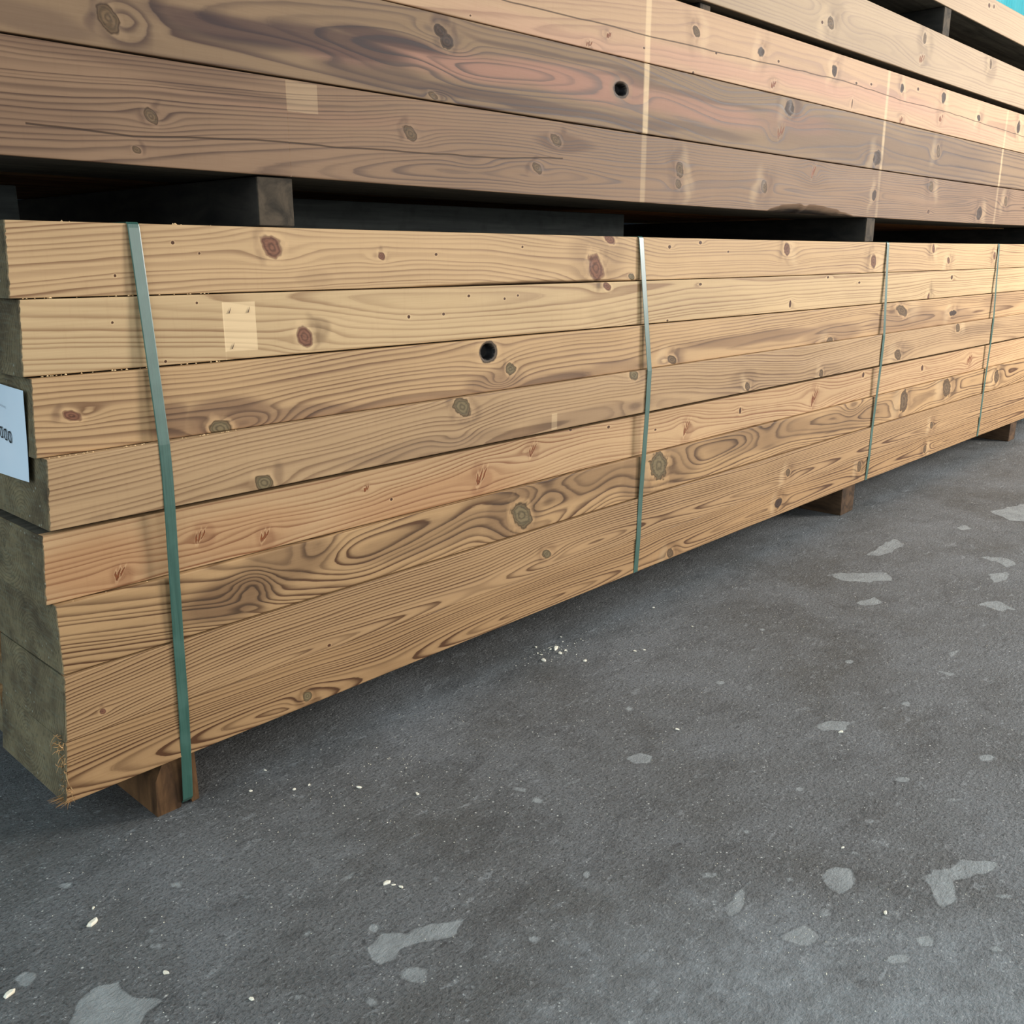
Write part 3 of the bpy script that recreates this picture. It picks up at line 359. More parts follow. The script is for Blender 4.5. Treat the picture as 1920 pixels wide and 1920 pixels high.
    tone = np.zeros_like(Zw); tone2 = np.zeros_like(Zw)
    Zt = U+(Zw-U)*.8+.004*vn(Xl*9, U*30, S+41); Xt = Xl+.012*vn(Xl*8, U*40, S+42)
    for (bx, bz, rx, rz, val) in tb:
        rho = np.sqrt(((Xt-bx)/rx)**2+((Zt-bz)/rz)**2); tone = np.maximum(tone, val*sstep(1.15, .62, rho))
    for (bx, bz, rx, rz, val) in tp:
        rho = np.sqrt(((Xt-bx)/rx)**2+((Zt-bz)/rz)**2); tone2 = np.maximum(tone2, val*sstep(1.25, .4, rho))
    pale = np.zeros_like(Zw)
    for i, (kx, kz, rx, rz, ty) in enumerate(kn):
        if ty in 'rgb' and rz > .004:
            sg = 1 if hsh(np.array([i]), np.array([S]), 19)[0] > -.25 else -1; rzz = max(rz, .006)
            dxx = Xt-kx-sg*1.15*rx; dzz = Zt-kz-.45*rzz-.5*dxx
            tone = np.maximum(tone, .62*sstep(1.2, .3, np.sqrt((dxx/(.75*rx))**2+(dzz/(1.7*rzz))**2)))
            if kx > 1.4:
                sl = Xt-kx-.3*sg*(Zt-kz)
                tone = np.maximum(tone, .62*sstep(1.2, .1, np.sqrt((sl/(.62*rx))**2+((Zt-kz-.4*rzz)/(2.5*rzz))**2)))
                tone = np.maximum(tone, .30*sstep(1.2, .2, np.sqrt(((sl-sg*1.5*rx)/(1.3*rx))**2+((Zt-kz)/(.42*H))**2)))
                pale = np.maximum(pale, .22*sstep(1.2, .2, np.sqrt(((sl+sg*1.6*rx)/(1.1*rx))**2+((Zt-kz)/(.40*H))**2)))
        elif ty == 'f':
            q = np.sqrt(((Xt-kx)/(1.5*rx))**2+((Zt-kz-.3*rz)/(1.7*rz))**2); tone = np.maximum(tone, .4*sstep(1.1, .1, q))
    for q in rects: pale = np.maximum(pale, q[5]*((Xl > q[1]) & (Xl < q[2]) & (U > q[3]) & (U < q[4])))
    for (sx, sw, val) in spec.get('strips', []):
        pale = np.maximum(pale, val*sstep(sw*.5+.003, sw*.5-.001, np.abs(Xl-sx)))
    crack = np.full_like(Zw, .5)
    if key in CR:
        pts = CR[key]; cz = np.interp(Xl, [q[0] for q in pts], [q[1] for q in pts])+.0012*vn(Xl*20, Xl*0, S+51)
        crack = U-cz; crack[(Xl < pts[0][0]) | (Xl > pts[-1][0])] = .5
    bark = np.zeros_like(Zw)
    bark[:, -2:] = sstep(.001, .004, ch)[:, None]
    kcol = np.ones(Zw.shape+(4,)); kcol[..., :3] = .2
    for i, q in enumerate(kn): kcol[kci == i, :3] = lin(FARK[q[4]] if ((q[0] > 1.5 or key in 'ab') and q[4] in FARK) else KCOL.get(q[4], (0, 0, 0))); kcol[kci == i, 3] = dict(r=.45, g=.95, b=.8, h=1.0, f=.5, p=.3).get(q[4], .5)
    hk = [i for i, q in enumerate(kn) if q[4] == 'h']
    for i in hk: kcol[(kci == i) & (kd < .74), :3] = lin((14, 11, 10))  # hole bottom coloured near-black, painting in its inner shade
    # real depth for open knot holes
    for i, q in enumerate(kn):
        if q[4] == 'h':
            dq = np.sqrt((((Xl-q[0])+.002)/q[2])**2+(((U-q[1])-.001)/q[3])**2); Yl = Yl+.016*sstep(.82, .55, dq)
    # ends: rough cut, a little out of square
    t01 = np.clip((Zl-ZB[:, None])/H, 0, 1)
    wgt = np.clip(1-(Xl-x0)/.02, 0, 1); Xl = Xl+wgt*(endshear*(t01-.5)+.0010*vn(Zl*260, Yl*60, S+61))
    co = np.stack([Xl, Yl, Zl], -1).reshape(-1, 3)
    a = (np.arange(nx-1)[:, None]*nl+np.arange(nl)[None]); b = (np.arange(nx-1)[:, None]*nl+(np.arange(nl)[None]+1) % nl)
    quads = np.stack([a, a+nl, b+nl, b], -1).reshape(-1, 4)
    me = bpy.data.meshes.new(name)
    nq = len(quads); me.vertices.add(len(co)); me.vertices.foreach_set('co', co.astype(np.float32).ravel())
    loops = np.concatenate([quads.ravel(), np.arange(nl), (nx-1)*nl+np.arange(nl)[::-1]]).astype(np.int32)
    me.loops.add(len(loops)); me.loops.foreach_set('vertex_index', loops)
    me.polygons.add(nq+2)
    me.polygons.foreach_set('loop_start', np.concatenate([np.arange(nq)*4, [nq*4, nq*4+nl]]).astype(np.int32))
    mi = np.zeros(nq+2, np.int32); mi[-2:] = 1
    sm = np.ones(nq+2, bool); sm[-2:] = False
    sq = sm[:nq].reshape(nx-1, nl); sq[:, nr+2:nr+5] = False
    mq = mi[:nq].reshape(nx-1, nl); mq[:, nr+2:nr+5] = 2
    me.update(calc_edges=True); me.validate()
    me.polygons.foreach_set('material_index', mi); me.polygons.foreach_set('use_smooth', sm)
    for nm, arr in (('ring', ring), ('kd', kd), ('tone', tone), ('tone2', tone2), ('pale', pale), ('crack', crack), ('bark', bark)):
        at = me.attributes.new(nm, 'FLOAT', 'POINT'); at.data.foreach_set('value', arr.astype(np.float32).ravel())
    at = me.attributes.new('kcol', 'FLOAT_COLOR', 'POINT'); at.data.foreach_set('color', kcol.astype(np.float32).ravel())
    for m in mats: me.materials.append(m)
    o = bpy.data.objects.new(name, me); SC.collection.objects.link(o)
    # the weathered sawn end, a thin slice of its own
    E = np.concatenate([co[:nl]+[-.0009, 0, 0], co[:nl]+[.0004, 0, 0]]); cen = co[:nl].mean(0)
    E[:, 1:] = cen[1:]+(E[:, 1:]-cen[1:])*1.0006
    Fe = [tuple(range(nl))]+[(i, i+nl, (i+1) % nl+nl, (i+1) % nl) for i in range(nl)]+[tuple(range(nl, 2*nl))[::-1]]
    e = mesh_obj('sawn_end', E, Fe, mats[1], o); tag(e, 'weathered grey-green sawn end')
    return o

def block(name, x0, x1, y0, y1, z0, z1, mat, parent=None, bev=.002, jit=.0):
    """small sawn block with chamfered edges"""
    import bmesh
    bm = bmesh.new(); bmesh.ops.create_cube(bm, size=1.0)
    for v in bm.verts: v.co = Vector((x0+(v.co.x+.5)*(x1-x0), y0+(v.co.y+.5)*(y1-y0), z0+(v.co.z+.5)*(z1-z0)))+Vector([random.uniform(-jit, jit) for _ in range(3)])
    if bev: bmesh.ops.bevel(bm, geom=bm.edges[:], offset=bev, segments=2, affect='EDGES', profile=.6)
    me = bpy.data.meshes.new(name); bm.to_mesh(me); bm.free(); me.materials.append(mat)
    o = bpy.data.objects.new(name, me); SC.collection.objects.link(o)
    if parent: o.parent = parent
    return o
random.seed(4); np.random.seed(4)

# ------------------------------------------------------------------ the setting: floor, back wall
def inpoly_sd(px, py, poly):
    """signed distance, negative inside"""
    n = len(poly); d = np.full(px.shape, 1e9); inside = np.zeros(px.shape, bool)
    for i in range(n):
        ax, ay = poly[i]; bx, by = poly[(i+1) % n]
        ex, ey = bx-ax, by-ay; wx, wy = px-ax, py-ay
        t = np.clip((wx*ex+wy*ey)/(ex*ex+ey*ey+1e-12), 0, 1)
        d = np.minimum(d, np.hypot(wx-ex*t, wy-ey*t))
        cnd = ((ay > py) != (by > py)) & (px < (bx-ax)*(py-ay)/((by-ay)+1e-12)+ax); inside ^= cnd
    return np.where(inside, -d, d)
def make_floor():
    xs = np.concatenate([[-14, -8, -5, -3, -2, -1.4, -1.0], np.arange(-.75, 2.2, .0065), np.arange(2.2, 4.6, .012), [4.8, 5.2, 6, 7, 9, 12, 16]])
    ys = np.concatenate([[-14, -9, -6, -4, -3, -2.2, -1.8], np.arange(-1.5, .35, .0065), [.5, .8, 1.2, 1.6, 2.0]])
    Xf, Yf = np.meshgrid(xs, ys, indexing='ij'); sd = np.full(Xf.shape, .3); big = np.full(Xf.shape, .3)
    warpx = Xf+.006*vn(Xf*45, Yf*45, 1)+.010*vn(Xf*14, Yf*14, 2); warpy = Yf+.006*vn(Xf*45, Yf*45, 3)+.010*vn(Xf*14, Yf*14, 4)
    for q in FPOLY:
        ar = np.array(q); ext = np.ptp(ar, 0).max()
        m = (Xf > ar[:, 0].min()-.2) & (Xf < ar[:, 0].max()+.2) & (Yf > ar[:, 1].min()-.2) & (Yf < ar[:, 1].max()+.2)
        if not m.any(): continue
        k = min(1.0, ext/.12)
        s = inpoly_sd(Xf[m]+(warpx[m]-Xf[m])*k, Yf[m]+(warpy[m]-Yf[m])*k, q)
        T = big if ext > .45 else sd
        T[m] = np.minimum(T[m], s)
    n, m_ = Xf.shape; idx = np.arange(n*m_).reshape(n, m_)
    quads = np.stack([idx[:-1, :-1], idx[1:, :-1], idx[1:, 1:], idx[:-1, 1:]], -1).reshape(-1, 4)
    me = bpy.data.meshes.new('floor'); me.vertices.add(n*m_)
    me.vertices.foreach_set('co', np.stack([Xf, Yf, np.zeros_like(Xf)], -1).astype(np.float32).ravel())
    me.loops.add(quads.size); me.loops.foreach_set('vertex_index', quads.astype(np.int32).ravel())
    me.polygons.add(len(quads)); me.polygons.foreach_set('loop_start', (np.arange(len(quads))*4).astype(np.int32))
    me.update(calc_edges=True)
    for nm, arr in (('patch', sd), ('big', big)):
        at = me.attributes.new(nm, 'FLOAT', 'POINT'); at.data.foreach_set('value', arr.astype(np.float32).ravel())
    o = bpy.data.objects.new('floor', me); SC.collection.objects.link(o)
    N = NT('worn_concrete'); s = N.attr('patch'); bg_ = N.attr('big'); v = N.coord()
    vs = N.coord((1.0, 2.2, 1.0))
    n1 = N.noise(v, 2.4, 6, .65, .4); n2 = N.noise(v, 26, 6, .7); n3 = N.noise(v, 210, 4, .7); n4 = N.noise(vs, 7, 6, .68, .8); n5 = N.noise(vs, 17, 5, .62, .5)
    col = N.mix(N.mr(n1, .36, .66), rgba((94, 93, 90)), rgba((120, 122, 123)))
    col = N.mix(N.mr(n4, .5, .70, 0, .55), col, rgba((70, 70, 70)))
    col = N.mix(N.mr(n2, .52, .74, 0, .5), col, rgba((132, 134, 134)))
    col = N.mix(N.mr(n5, .62, .68, 0, .5), col, rgba((158, 161, 161)))
    n6 = N.noise(N.coord((1.0, 1.8, 1.0)), 62, 5, .7, .3)
    col = N.mix(N.mr(n6, .60, .68, 0, .6), col, rgba((166, 167, 165)))
    col = N.mix(N.mr(n6, .42, .33, 0, .6), col, rgba((50, 50, 50)))
    col = N.mix(N.mr(n3, .50, .62, 0, .6), col, rgba((52, 52, 52)))
    fl = N.noise(v, 160, 4, .75)
    col = N.mix(N.math('MULTIPLY', N.mr(fl, .60, .68, 0, .8), N.mr(n2, .35, .6, .3, 1.0)), col, rgba((178, 180, 179)))
    col = N.mix(N.math('MULTIPLY', N.mr(N.voro(v, 95), .08, .13, .9, 0), N.mr(n2, .42, .58, 0, 1)), col, rgba((206, 206, 200)))
    col = N.mix(N.math('MULTIPLY', N.mr(N.voro(v, 46), .05, .09, .9, 0), N.mr(n4, .45, .55, 0, 1)), col, rgba((214, 212, 204)))
    pmask = N.mr(N.math('ADD', s, N.math('MULTIPLY', N.math('SUBTRACT', n2, .5), .019)), -.002, .002, 1, 0)
    bmask = N.mr(N.math('ADD', bg_, N.math('MULTIPLY', N.math('SUBTRACT', N.noise(v, 8, 6, .7), .5), .40)), -.26, .16, 1, 0)
    col = N.mix(N.math('MULTIPLY', bmask, N.mr(n2, .36, .62, .25, .85)), col, rgba((168, 175, 178)))
    pcol = N.mix(N.mr(n2, .35, .65), rgba((168, 172, 171)), rgba((136, 139, 138)))
    col = N.mix(N.math('MULTIPLY', pmask, .80), col, pcol)
    edge = N.math('MULTIPLY', N.mr(s, .0, .004, 1, 0), N.mr(s, -.0005, .0005, 0, 1)); col = N.mix(N.math('MULTIPLY', edge, .35), col, rgba((44, 44, 45)))
    h = N.math('ADD', n3, N.math('MULTIPLY', n6, 1.6)); nm = N.bump(h, .8, .0034); 
    me.materials.append(N.fin(col, N.mr(n3, .3, .7, .50, .72), .35, nm))
    return tag(o, kind='structure')
make_floor()

def make_wall():
    # solid dark boarding below, translucent blue corrugated sheet above
    N = NT('dark_boarding'); a = N.noise(N.coord((6, 6, .6)), 1, 3); col = N.mix(N.mr(a, .3, .7), rgba((26, 30, 36)), rgba((38, 44, 52)))
    m = N.fin(col, .8, .2)
    o = block('wall_back', -9, 16, 2.0, 2.12, 0, 2.35, m, bev=.005); tag(o, kind='structure')
    N = NT('blue_roof_sheet'); a = N.noise(N.coord((3, 3, .8)), 1, 3)
    c_ = N.mix(N.mr(a, .3, .7), rgba((160, 244, 248)), rgba((196, 252, 254)))
    N.fin(c_, .4, .3); tr = N.t.nodes.new('ShaderNodeBsdfTranslucent'); N.t.links.new(c_, tr.inputs[0]); mx = N.t.nodes.new('ShaderNodeMixShader')
    mx.inputs[0].default_value = .75; N.t.links.new(N.b.outputs[0], mx.inputs[1]); N.t.links.new(tr.outputs[0], mx.inputs[2]); N.t.links.new(mx.outputs[0], N.out.inputs[0])
    V = []; Fc = []; xs = np.arange(-9, 16, .0125)
    for x in xs:
        y = 2.05+.018*math.sin(x/.076*2*math.pi)
        V += [(x, y, 2.35), (x, y, 6.0), (x, y+.002, 2.35), (x, y+.002, 6.0)]
    for i in range(len(xs)-1):
        a = 4*i; Fc += [(a, a+4, a+5, a+1), (a+2, a+3, a+7, a+6), (a+1, a+5, a+7, a+3), (a, a+2, a+6, a+4)]
    o = mesh_obj('wall_back_sheet', V, Fc, N.m, smooth=True); o.name = 'trim_1'; tag(o, kind='structure')
make_wall()

# ------------------------------------------------------------------ lower stack
Z = {k: curve(v) for k, v in SEAM.items()}
GAP = dict(top=0, s1=.0009, s2=.0013, s3=.0004, s4=0, s4b=0, s5=.0008, s6=.0013, s7=.0002, bot=0, ub=0, u1=.0013, u2=.0010, u3=0, u4=0, u4t=0, u5=0, u6=0, u7=0)
def off(f, d): return lambda x: f(x)+d
XE = 5.25
LOW = [ # key, seams, y0, x0, shear, label, palette
 ('b1', 's1', 'top', .004, .0245, .006, 'pale yellow top plank of the lower stack with round red-brown knots'),
 ('b2', 's2', 's1', .001, .0278, .008, 'second plank from the top of the lower stack, with stapled pale rectangular patch'),
 ('b3', 's3', 's2', -.001, .0285, .0065, 'third plank down in the lower stack, with an open black knot hole'),
 ('b4', 's4', 's3', -.013, .0300, .008, 'grey-knotted plank just above the wide dark gap of the lower stack'),
 ('b5', 's5', 's4b', .003, .0174, .007, 'orange-tinted plank just below the wide dark gap of the lower stack'),
 ('b6', 's6', 's5', -.004, .0225, .002, 'plank with swirling dark grain and large oval grey knots in the lower stack'),
 ('b7', 's7', 's6', -.008, .0170, .010, 'second plank from the bottom of the lower stack, with fine close grain'),
 ('b8', 'bot', 's7', -.006, .0059, .011, 'bottom plank of the lower stack, with a frayed splintered left end')]
Hh = .1
SP = {
 'b1': dict(seed=101, w=.0080, warp=.004, slope=.004, d=[(0, .03, -1.3), (.35, .03, -1.0), (.9, .04, -.9), (1.5, .05, -1.5), (2.6, .05, -1.2), (5.3, .05, -1.4)], swirl=1.0),
 'b2': dict(seed=102, w=.0092, warp=.006, d=[(0, .040, 1.2), (.3, .036, 1.0), (.7, .010, .75), (1.2, .024, .7), (1.6, .030, .95), (2.4, .02, 1.1), (5.3, .03, 1.3)], swirl=.8),
 'b3': dict(seed=103, w=.0070, warp=.004, d=[(0, .03, -.2), (.3, .05, -.25), (.6, .035, -.1), (1.3, .045, .1), (1.9, .03, .2), (2.8, .02, .4), (5.3, .04, .3)], swirl=1.4, eye=3.0),
 'b4': dict(seed=104, w=.0066, warp=.004, slope=-.002, d=[(0, .05, -.4), (.5, .05, -.1), (.85, .03, .05), (1.4, .03, .15), (2.2, .04, -.4), (3.4, .03, .1), (5.3, .05, -.2)], swirl=1.0, eye=2.4),
 'b5': dict(seed=105, w=.0075, warp=.007, slope=.004, d=[(0, .04, 1.6), (.5, .05, 1.5), (1.2, .06, 1.9), (2.4, .05, 1.4), (5.3, .06, 1.9)], swirl=.5),
 'b6': dict(seed=106, w=.0082, warp=.008, d=[(0, .05, 1.5), (.25, .045, 1.1), (.55, .012, .6), (.85, .030, .9), (1.05, .02, .3), (1.3, .035, .9), (1.7, .015, .6), (2.2, .03, .8), (2.9, .01, .5), (5.3, .03, .7)], swirl=2.4, eye=3.4),
 'b7': dict(seed=107, w=.0052, warp=.0022, dn=.0015, d=[(0, .004, -.20), (.2, .001, .0), (.35, .002, .10), (.6, .014, .13), (.85, .026, .16), (1.05, .012, .25), (1.25, .004, .32), (1.5, .020, .34), (2.0, .006, .2), (2.6, .022, .3), (3.4, .006, .3), (5.3, .02, .1)], swirl=.9, eye=0),
 'b8': dict(seed=108, w=.0054, warp=.0022, dn=.0016, d=[(0, .036, .30), (.12, .026, .24), (.25, .012, .2), (.38, .001, .16), (.5, .020, .12), (.6, .028, .15), (.8, .012, .2), (1.0, .001, .22), (1.2, .010, .22), (1.4, .022, .25), (2.0, .004, .4), (2.7, .022, .4), (3.6, .004, .4), (5.3, .02, .4)], swirl=1.6, eye=0),
 'a': dict(seed=111, w=.0062, warp=.005, dn=.003, d=[(-.4, .05, -.15), (.1, .045, -.1), (.5, .028, .05), (.85, .004, .26), (.98, .003, .27), (1.3, .016, .25), (1.8, .02, .4), (3, .012, .5), (5.3, .02, .5)], swirl=1.0, eye=2.6, strips=[(1.385, .016, .26), (2.655, .014, .2), (3.81, .016, .25)]),
 'b': dict(seed=112, w=.0100, warp=.005, dn=.003, d=[(-.4, .07, -.1), (.05, .075, .1), (.22, .070, .35), (.40, .052, .46), (.65, .026, .48), (.88, .004, .46), (1.0, .008, .5), (1.25, .03, .55), (1.7, .03, .2), (2.4, .03, .5), (5.3, .03, .4)], swirl=2.2, eye=1.5, strips=[(1.387, .017, .66), (2.655, .014, .5), (3.81, .016, .5)]),
 'c': dict(seed=113, w=.0090, warp=.005, d=[(-.4, .04, -.6), (1.0, .03, .1), (1.6, .015, .5), (2.2, .03, .6), (5.3, .03, .4)], swirl=.8, strips=[(1.387, .017, .62), (2.655, .014, .5), (3.81, .016, .35)]),
 'd': dict(seed=114, w=.0088, warp=.006, d=[(-.4, .04, .3), (2.0, .02, .5), (2.8, .006, .5), (3.4, .02, .4), (5.3, .03, .6)], swirl=1.0, eye=3.0),
 'e': dict(seed=115, w=.0080, warp=.004, d=[(-.4, .04, 1.4), (5.3, .05, 1.6)], swirl=.8)}
PAL = { # light, dark, tone, tone2, contrast
 'b1': ((204, 169, 126), (124, 88, 58), (132, 100, 72), (208, 160, 114), .95),
 'b2': ((206, 175, 132), (134, 98, 64), (124, 96, 66), (208, 160, 114), .90),
 'b3': ((196, 160, 117), (112, 78, 52), (120, 88, 66), (198, 150, 112), 1.05),
 'b4': ((186, 153, 114), (114, 82, 56), (126, 97, 72), (198, 150, 112), .95),
 'b5': ((198, 162, 120), (130, 84, 53), (138, 84, 54), (178, 128, 86), 1.0),
 'b6': ((188, 151, 107), (90, 60, 37), (116, 86, 60), (198, 150, 104), 1.15),
 'b7': ((180, 144, 103), (88, 58, 35), (120, 86, 57), (198, 150, 104), 1.25),
 'b8': ((176, 139, 97), (86, 56, 34), (112, 78, 48), (198, 150, 104), 1.25),
 'a': ((146, 116, 90), (80, 56, 42), (92, 66, 53), (154, 114, 92), 1.1),
 'b': ((144, 117, 89), (74, 51, 40), (76, 54, 51), (172, 124, 106), 1.0),
 'c': ((200, 164, 129), (142, 102, 76), (130, 96, 74), (196, 150, 126), .6),
 'd': ((184, 159, 129), (128, 98, 75), (122, 98, 78), (204, 162, 130), .7),
 'e': ((184, 158, 128), (136, 106, 82), (132, 106, 82), (204, 162, 130), .6)}
WM = {k: wood('timber_'+k, v[0], v[1], v[2], v[3], v[4], SP[k]['seed']) for k, v in PAL.items()}
DEP = .245
hid = rough_wood('gap_shade_timber_face', (104, 98, 86), (70, 66, 58), 41)  # greyed top, underside and back faces: shade of the gaps put into the colour
for key, zb, zt, y0, x0, sh, lab in LOW:
    zm = float(Z[zb](0)+Z[zt](0))/2
    em = endgrain('sawn_end_'+key, random.uniform(.02, .16), zm+random.uniform(-.05, .03), SP[key]['seed'])
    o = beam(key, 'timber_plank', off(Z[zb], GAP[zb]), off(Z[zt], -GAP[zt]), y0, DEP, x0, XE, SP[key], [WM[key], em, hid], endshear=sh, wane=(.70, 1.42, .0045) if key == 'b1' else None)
    tag(o, lab, 'timber', 'planks at the front of the lower stack')
    if key == 'b8': bottom_plank = o
UPX = -.42
UP = [('a', 'ub', 'u1', .002, 'lowest beam of the upper stack, with a bark-edged notch in its lower edge', (1.955, 2.485, .021)),
      ('b', 'u1', 'u2', .000, 'second beam up in the upper stack, purple-brown streaked with a deep knot hole', None),
      ('c', 'u2', 'u4', .001, 'third beam up in the upper stack, with a thin lengthwise crack', None),
      ('d', 'u4t', 'u5', .000, 'pale beam above the narrow black gap in the upper stack', None),
      ('e', 'u6', 'u7', .002, 'topmost visible beam at the upper right corner, below the blue sheet', None)]
for key, zb, zt, y0, lab, wn in UP:
    em = endgrain('sawn_end_'+key, .1, float(Z[zb](0))+.06, SP[key]['seed'])
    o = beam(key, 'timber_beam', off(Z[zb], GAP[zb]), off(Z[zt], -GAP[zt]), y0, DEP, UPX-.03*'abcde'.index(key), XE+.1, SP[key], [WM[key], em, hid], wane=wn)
    tag(o, lab, 'timber', 'beams at the front of the upper stack')

# rows behind the front face (plain sawn timbers, same sections)
back_wood = rough_wood('weathered_timber', (190, 150, 104), (128, 92, 60), 3)
back_end = endgrain('weathered_end', .1, .5, 9)
def plain(name, x0, x1, y0, y1, z0, z1):
    o = block(name, x0, x1, y0, y1, z0, z1, back_wood, bev=.0005); o.data.materials.append(back_end)
    for p_ in o.data.polygons:
        if abs(p_.normal.x) > .9: p_.material_index = 1
    return o
levels = [float(Z[k](1.5)) for k in ('bot', 's7', 's6', 's5')]+[float(Z['s4b'](1.5))]
lowz = [(.1004, .184), (.185, .286), (.287, .391), (.392, .489), (.499, .602), (.6035, .705), (.7065, .805), (.806, .8992)]
upz = [(.983, 1.119), (1.120, 1.264), (1.265, 1.404), (1.425, 1.567), (1.656, 1.744)]
for c_ in range(1, 4):
    ya = c_*.25+.004
    for i, (a, b) in enumerate(lowz):
        o = plain('timber_plank', LOW[7-i][4]+random.uniform(.003, .008), XE, ya, ya+.245, a, b)
        tag(o, 'grey-ended plank in the rows behind the front face of the lower stack', 'timber', 'planks behind the front row of the lower stack')
    for i, (a, b) in enumerate(upz):
        o = plain('timber_beam', UPX+random.uniform(-.05, .05), XE+.1, ya, ya+.245, a, b)
        tag(o, 'sawn beam in the rows behind the front face of the upper stack', 'timber', 'beams behind the front row of the upper stack')

# ------------------------------------------------------------------ bearers and blocks
bw = rough_wood('bearer_wood', (88, 66, 46), (52, 38, 26), 21, (30, 8, 30))
dw = rough_wood('gap_shade_bearer_wood', (54, 50, 44), (34, 32, 30), 22, (30, 8, 30)); dwe = rough_wood('grey_bearer_end', (88, 76, 62), (52, 46, 38), 24, (30, 20, 30))  # sides darkened in colour to stand for gap shade, ends kept paler
be = rough_wood('bearer_end', (108, 78, 50), (60, 42, 27), 23, (40, 20, 8))
def bearer(name, xa, xb, ya, yb, z0, z1, m, lab, grp, notch=None, wane=0.0):
    if notch is None:
        o = block(name, xa, xb, ya, yb, z0, z1, m, bev=.003, jit=.0012)
    else: # bottom groove in which the strap runs
        na, nb, nz = notch
        prof = [(xa, z0), (na, z0), (na+.002, z0+nz), (nb-.002, z0+nz), (nb, z0), (xb, z0+.002), (xb-.001, z1), (xa+wane, z1), (xa+.003, z1-.03)]
        V = []; n_ = len(prof); ysl = [ya, ya+.004, yb-.004, yb]
        for j, y in enumerate(ysl):
            for (x, z) in prof: V.append((x, y, z))
        Fc = [tuple(range(n_)), tuple(range(3*n_, 4*n_))[::-1]]
        for j in range(3):
            for i in range(n_): Fc.append((j*n_+i, (j+1)*n_+i, (j+1)*n_+(i+1) % n_, j*n_+(i+1) % n_))
        o = mesh_obj(name, V, Fc, m)
        import bmesh
        bm = bmesh.new(); bm.from_mesh(o.data); bmesh.ops.recalc_face_normals(bm, faces=bm.faces[:]); bm.to_mesh(o.data); bm.free()
    if m is dw:
        e = block('sawn_end', xa+.001, xb-.001, ya-.0012, ya+.004, z0+.002, z1-.002, dwe, o, bev=.001); tag(e, 'paler sawn end')
    return tag(o, lab, 'bearer', grp)
zb0 = float(Z['bot'](.17))
bearer('timber_bearer', .136, .2085, .003, 1.0, 0, zb0-.0006, be, 'short brown bearer on the floor under the left end of the lower stack', 'bearers on the floor', notch=(.176, .196, .010), wane=.018)
bearer('timber_bearer', 2.60, 2.70, .004, 1.0, 0, float(Z['bot'](2.65))-.0010, bw, 'bearer under the lower stack below the third green strap from the left', 'bearers on the floor')
bearer('timber_bearer', 4.42, 4.52, .004, 1.0, 0, float(Z['bot'](4.52))-.0010, bw, 'dark bearer on the floor under the stack at the right edge of the photo', 'bearers on the floor')
zu, zl = (lambda x: float(Z['ub'](x))-.0008), (lambda x: float(Z['top'](x))+.0008)
bearer('timber_bearer', .397, .4615, .006, 1.0, zl(.43), zu(.43), dw, 'grey block between the two stacks, left, above the red-brown knot', 'bearers between the two stacks')
bearer('timber_bearer', 2.597, 2.66, .006, 1.0, zl(2.63), zu(2.63), dw, 'grey block between the two stacks, right of the bark-edged notch', 'bearers between the two stacks')
bearer('timber_bearer', 4.78, 4.85, .006, 1.0, zl(4.8), zu(4.8), dw, 'bearer between the two stacks beyond the right edge of the photo', 'bearers between the two stacks')
bearer('timber_bearer', -.02+1.62, 1.645, .012, 1.0, float(Z['u4'](1.63))+.0004, float(Z['u4t'](1.63))-.0006, dw, 'thin grey spacer in the narrow black gap at the top of the photo', 'spacers in the upper stack')
bearer('timber_bearer', 4.9, 4.945, .012, 1.0, float(Z['u4'](4.92))+.0004, float(Z['u4t'](4.92))-.0006, dw, 'thin spacer at the far end of the upper stack beyond the right edge', 'spacers in the upper stack')
bearer('timber_bearer', 3.055, 3.115, .006, 1.0, float(Z['u5'](3.08))+.0006, float(Z['u6'](3.08))-.0008, dw, 'light grey bearer in the wide dark gap near the upper right corner', 'bearers under the topmost beam')
bearer('timber_bearer', 4.9, 4.96, .006, 1.0, float(Z['u5'](4.93))+.0006, float(Z['u6'](4.93))-.0008, dw, 'bearer in the wide upper gap beyond the right edge of the photo', 'bearers under the topmost beam')
for xx, w_ in ((.9, 'between the first and second green straps'), (2.1, 'between the second and third green straps'), (3.4, 'between the third and fourth green straps'), (4.7, 'beyond the fourth green strap')):
    o = block('spacer_lath', xx, xx+.04, .07, 1.0, float(Z['s4b'](xx+.02))+.0004, float(Z['s4'](xx+.02))-.0004+.0008, dw, bev=.0008)
    tag(o, 'thin lath in the wide dark gap, '+w_, 'spacer', 'laths in the gap of the lower stack')
dk = rough_wood('dark_plank_wood', (66, 70, 68), (46, 50, 50), 31)
o = block('timber_plank', .60, 1.722, .30, .42, zl(1.2)+.0005, .968, dk, bev=.003)
tag(o, 'dark short plank lying between the two stacks, behind the grey block', 'timber')
o = block('timber_plank', -.25, .1575, .30, .42, zl(0)-.001, .967, dk, bev=.003)
tag(o, 'dark plank end lying between the two stacks at the left edge', 'timber')

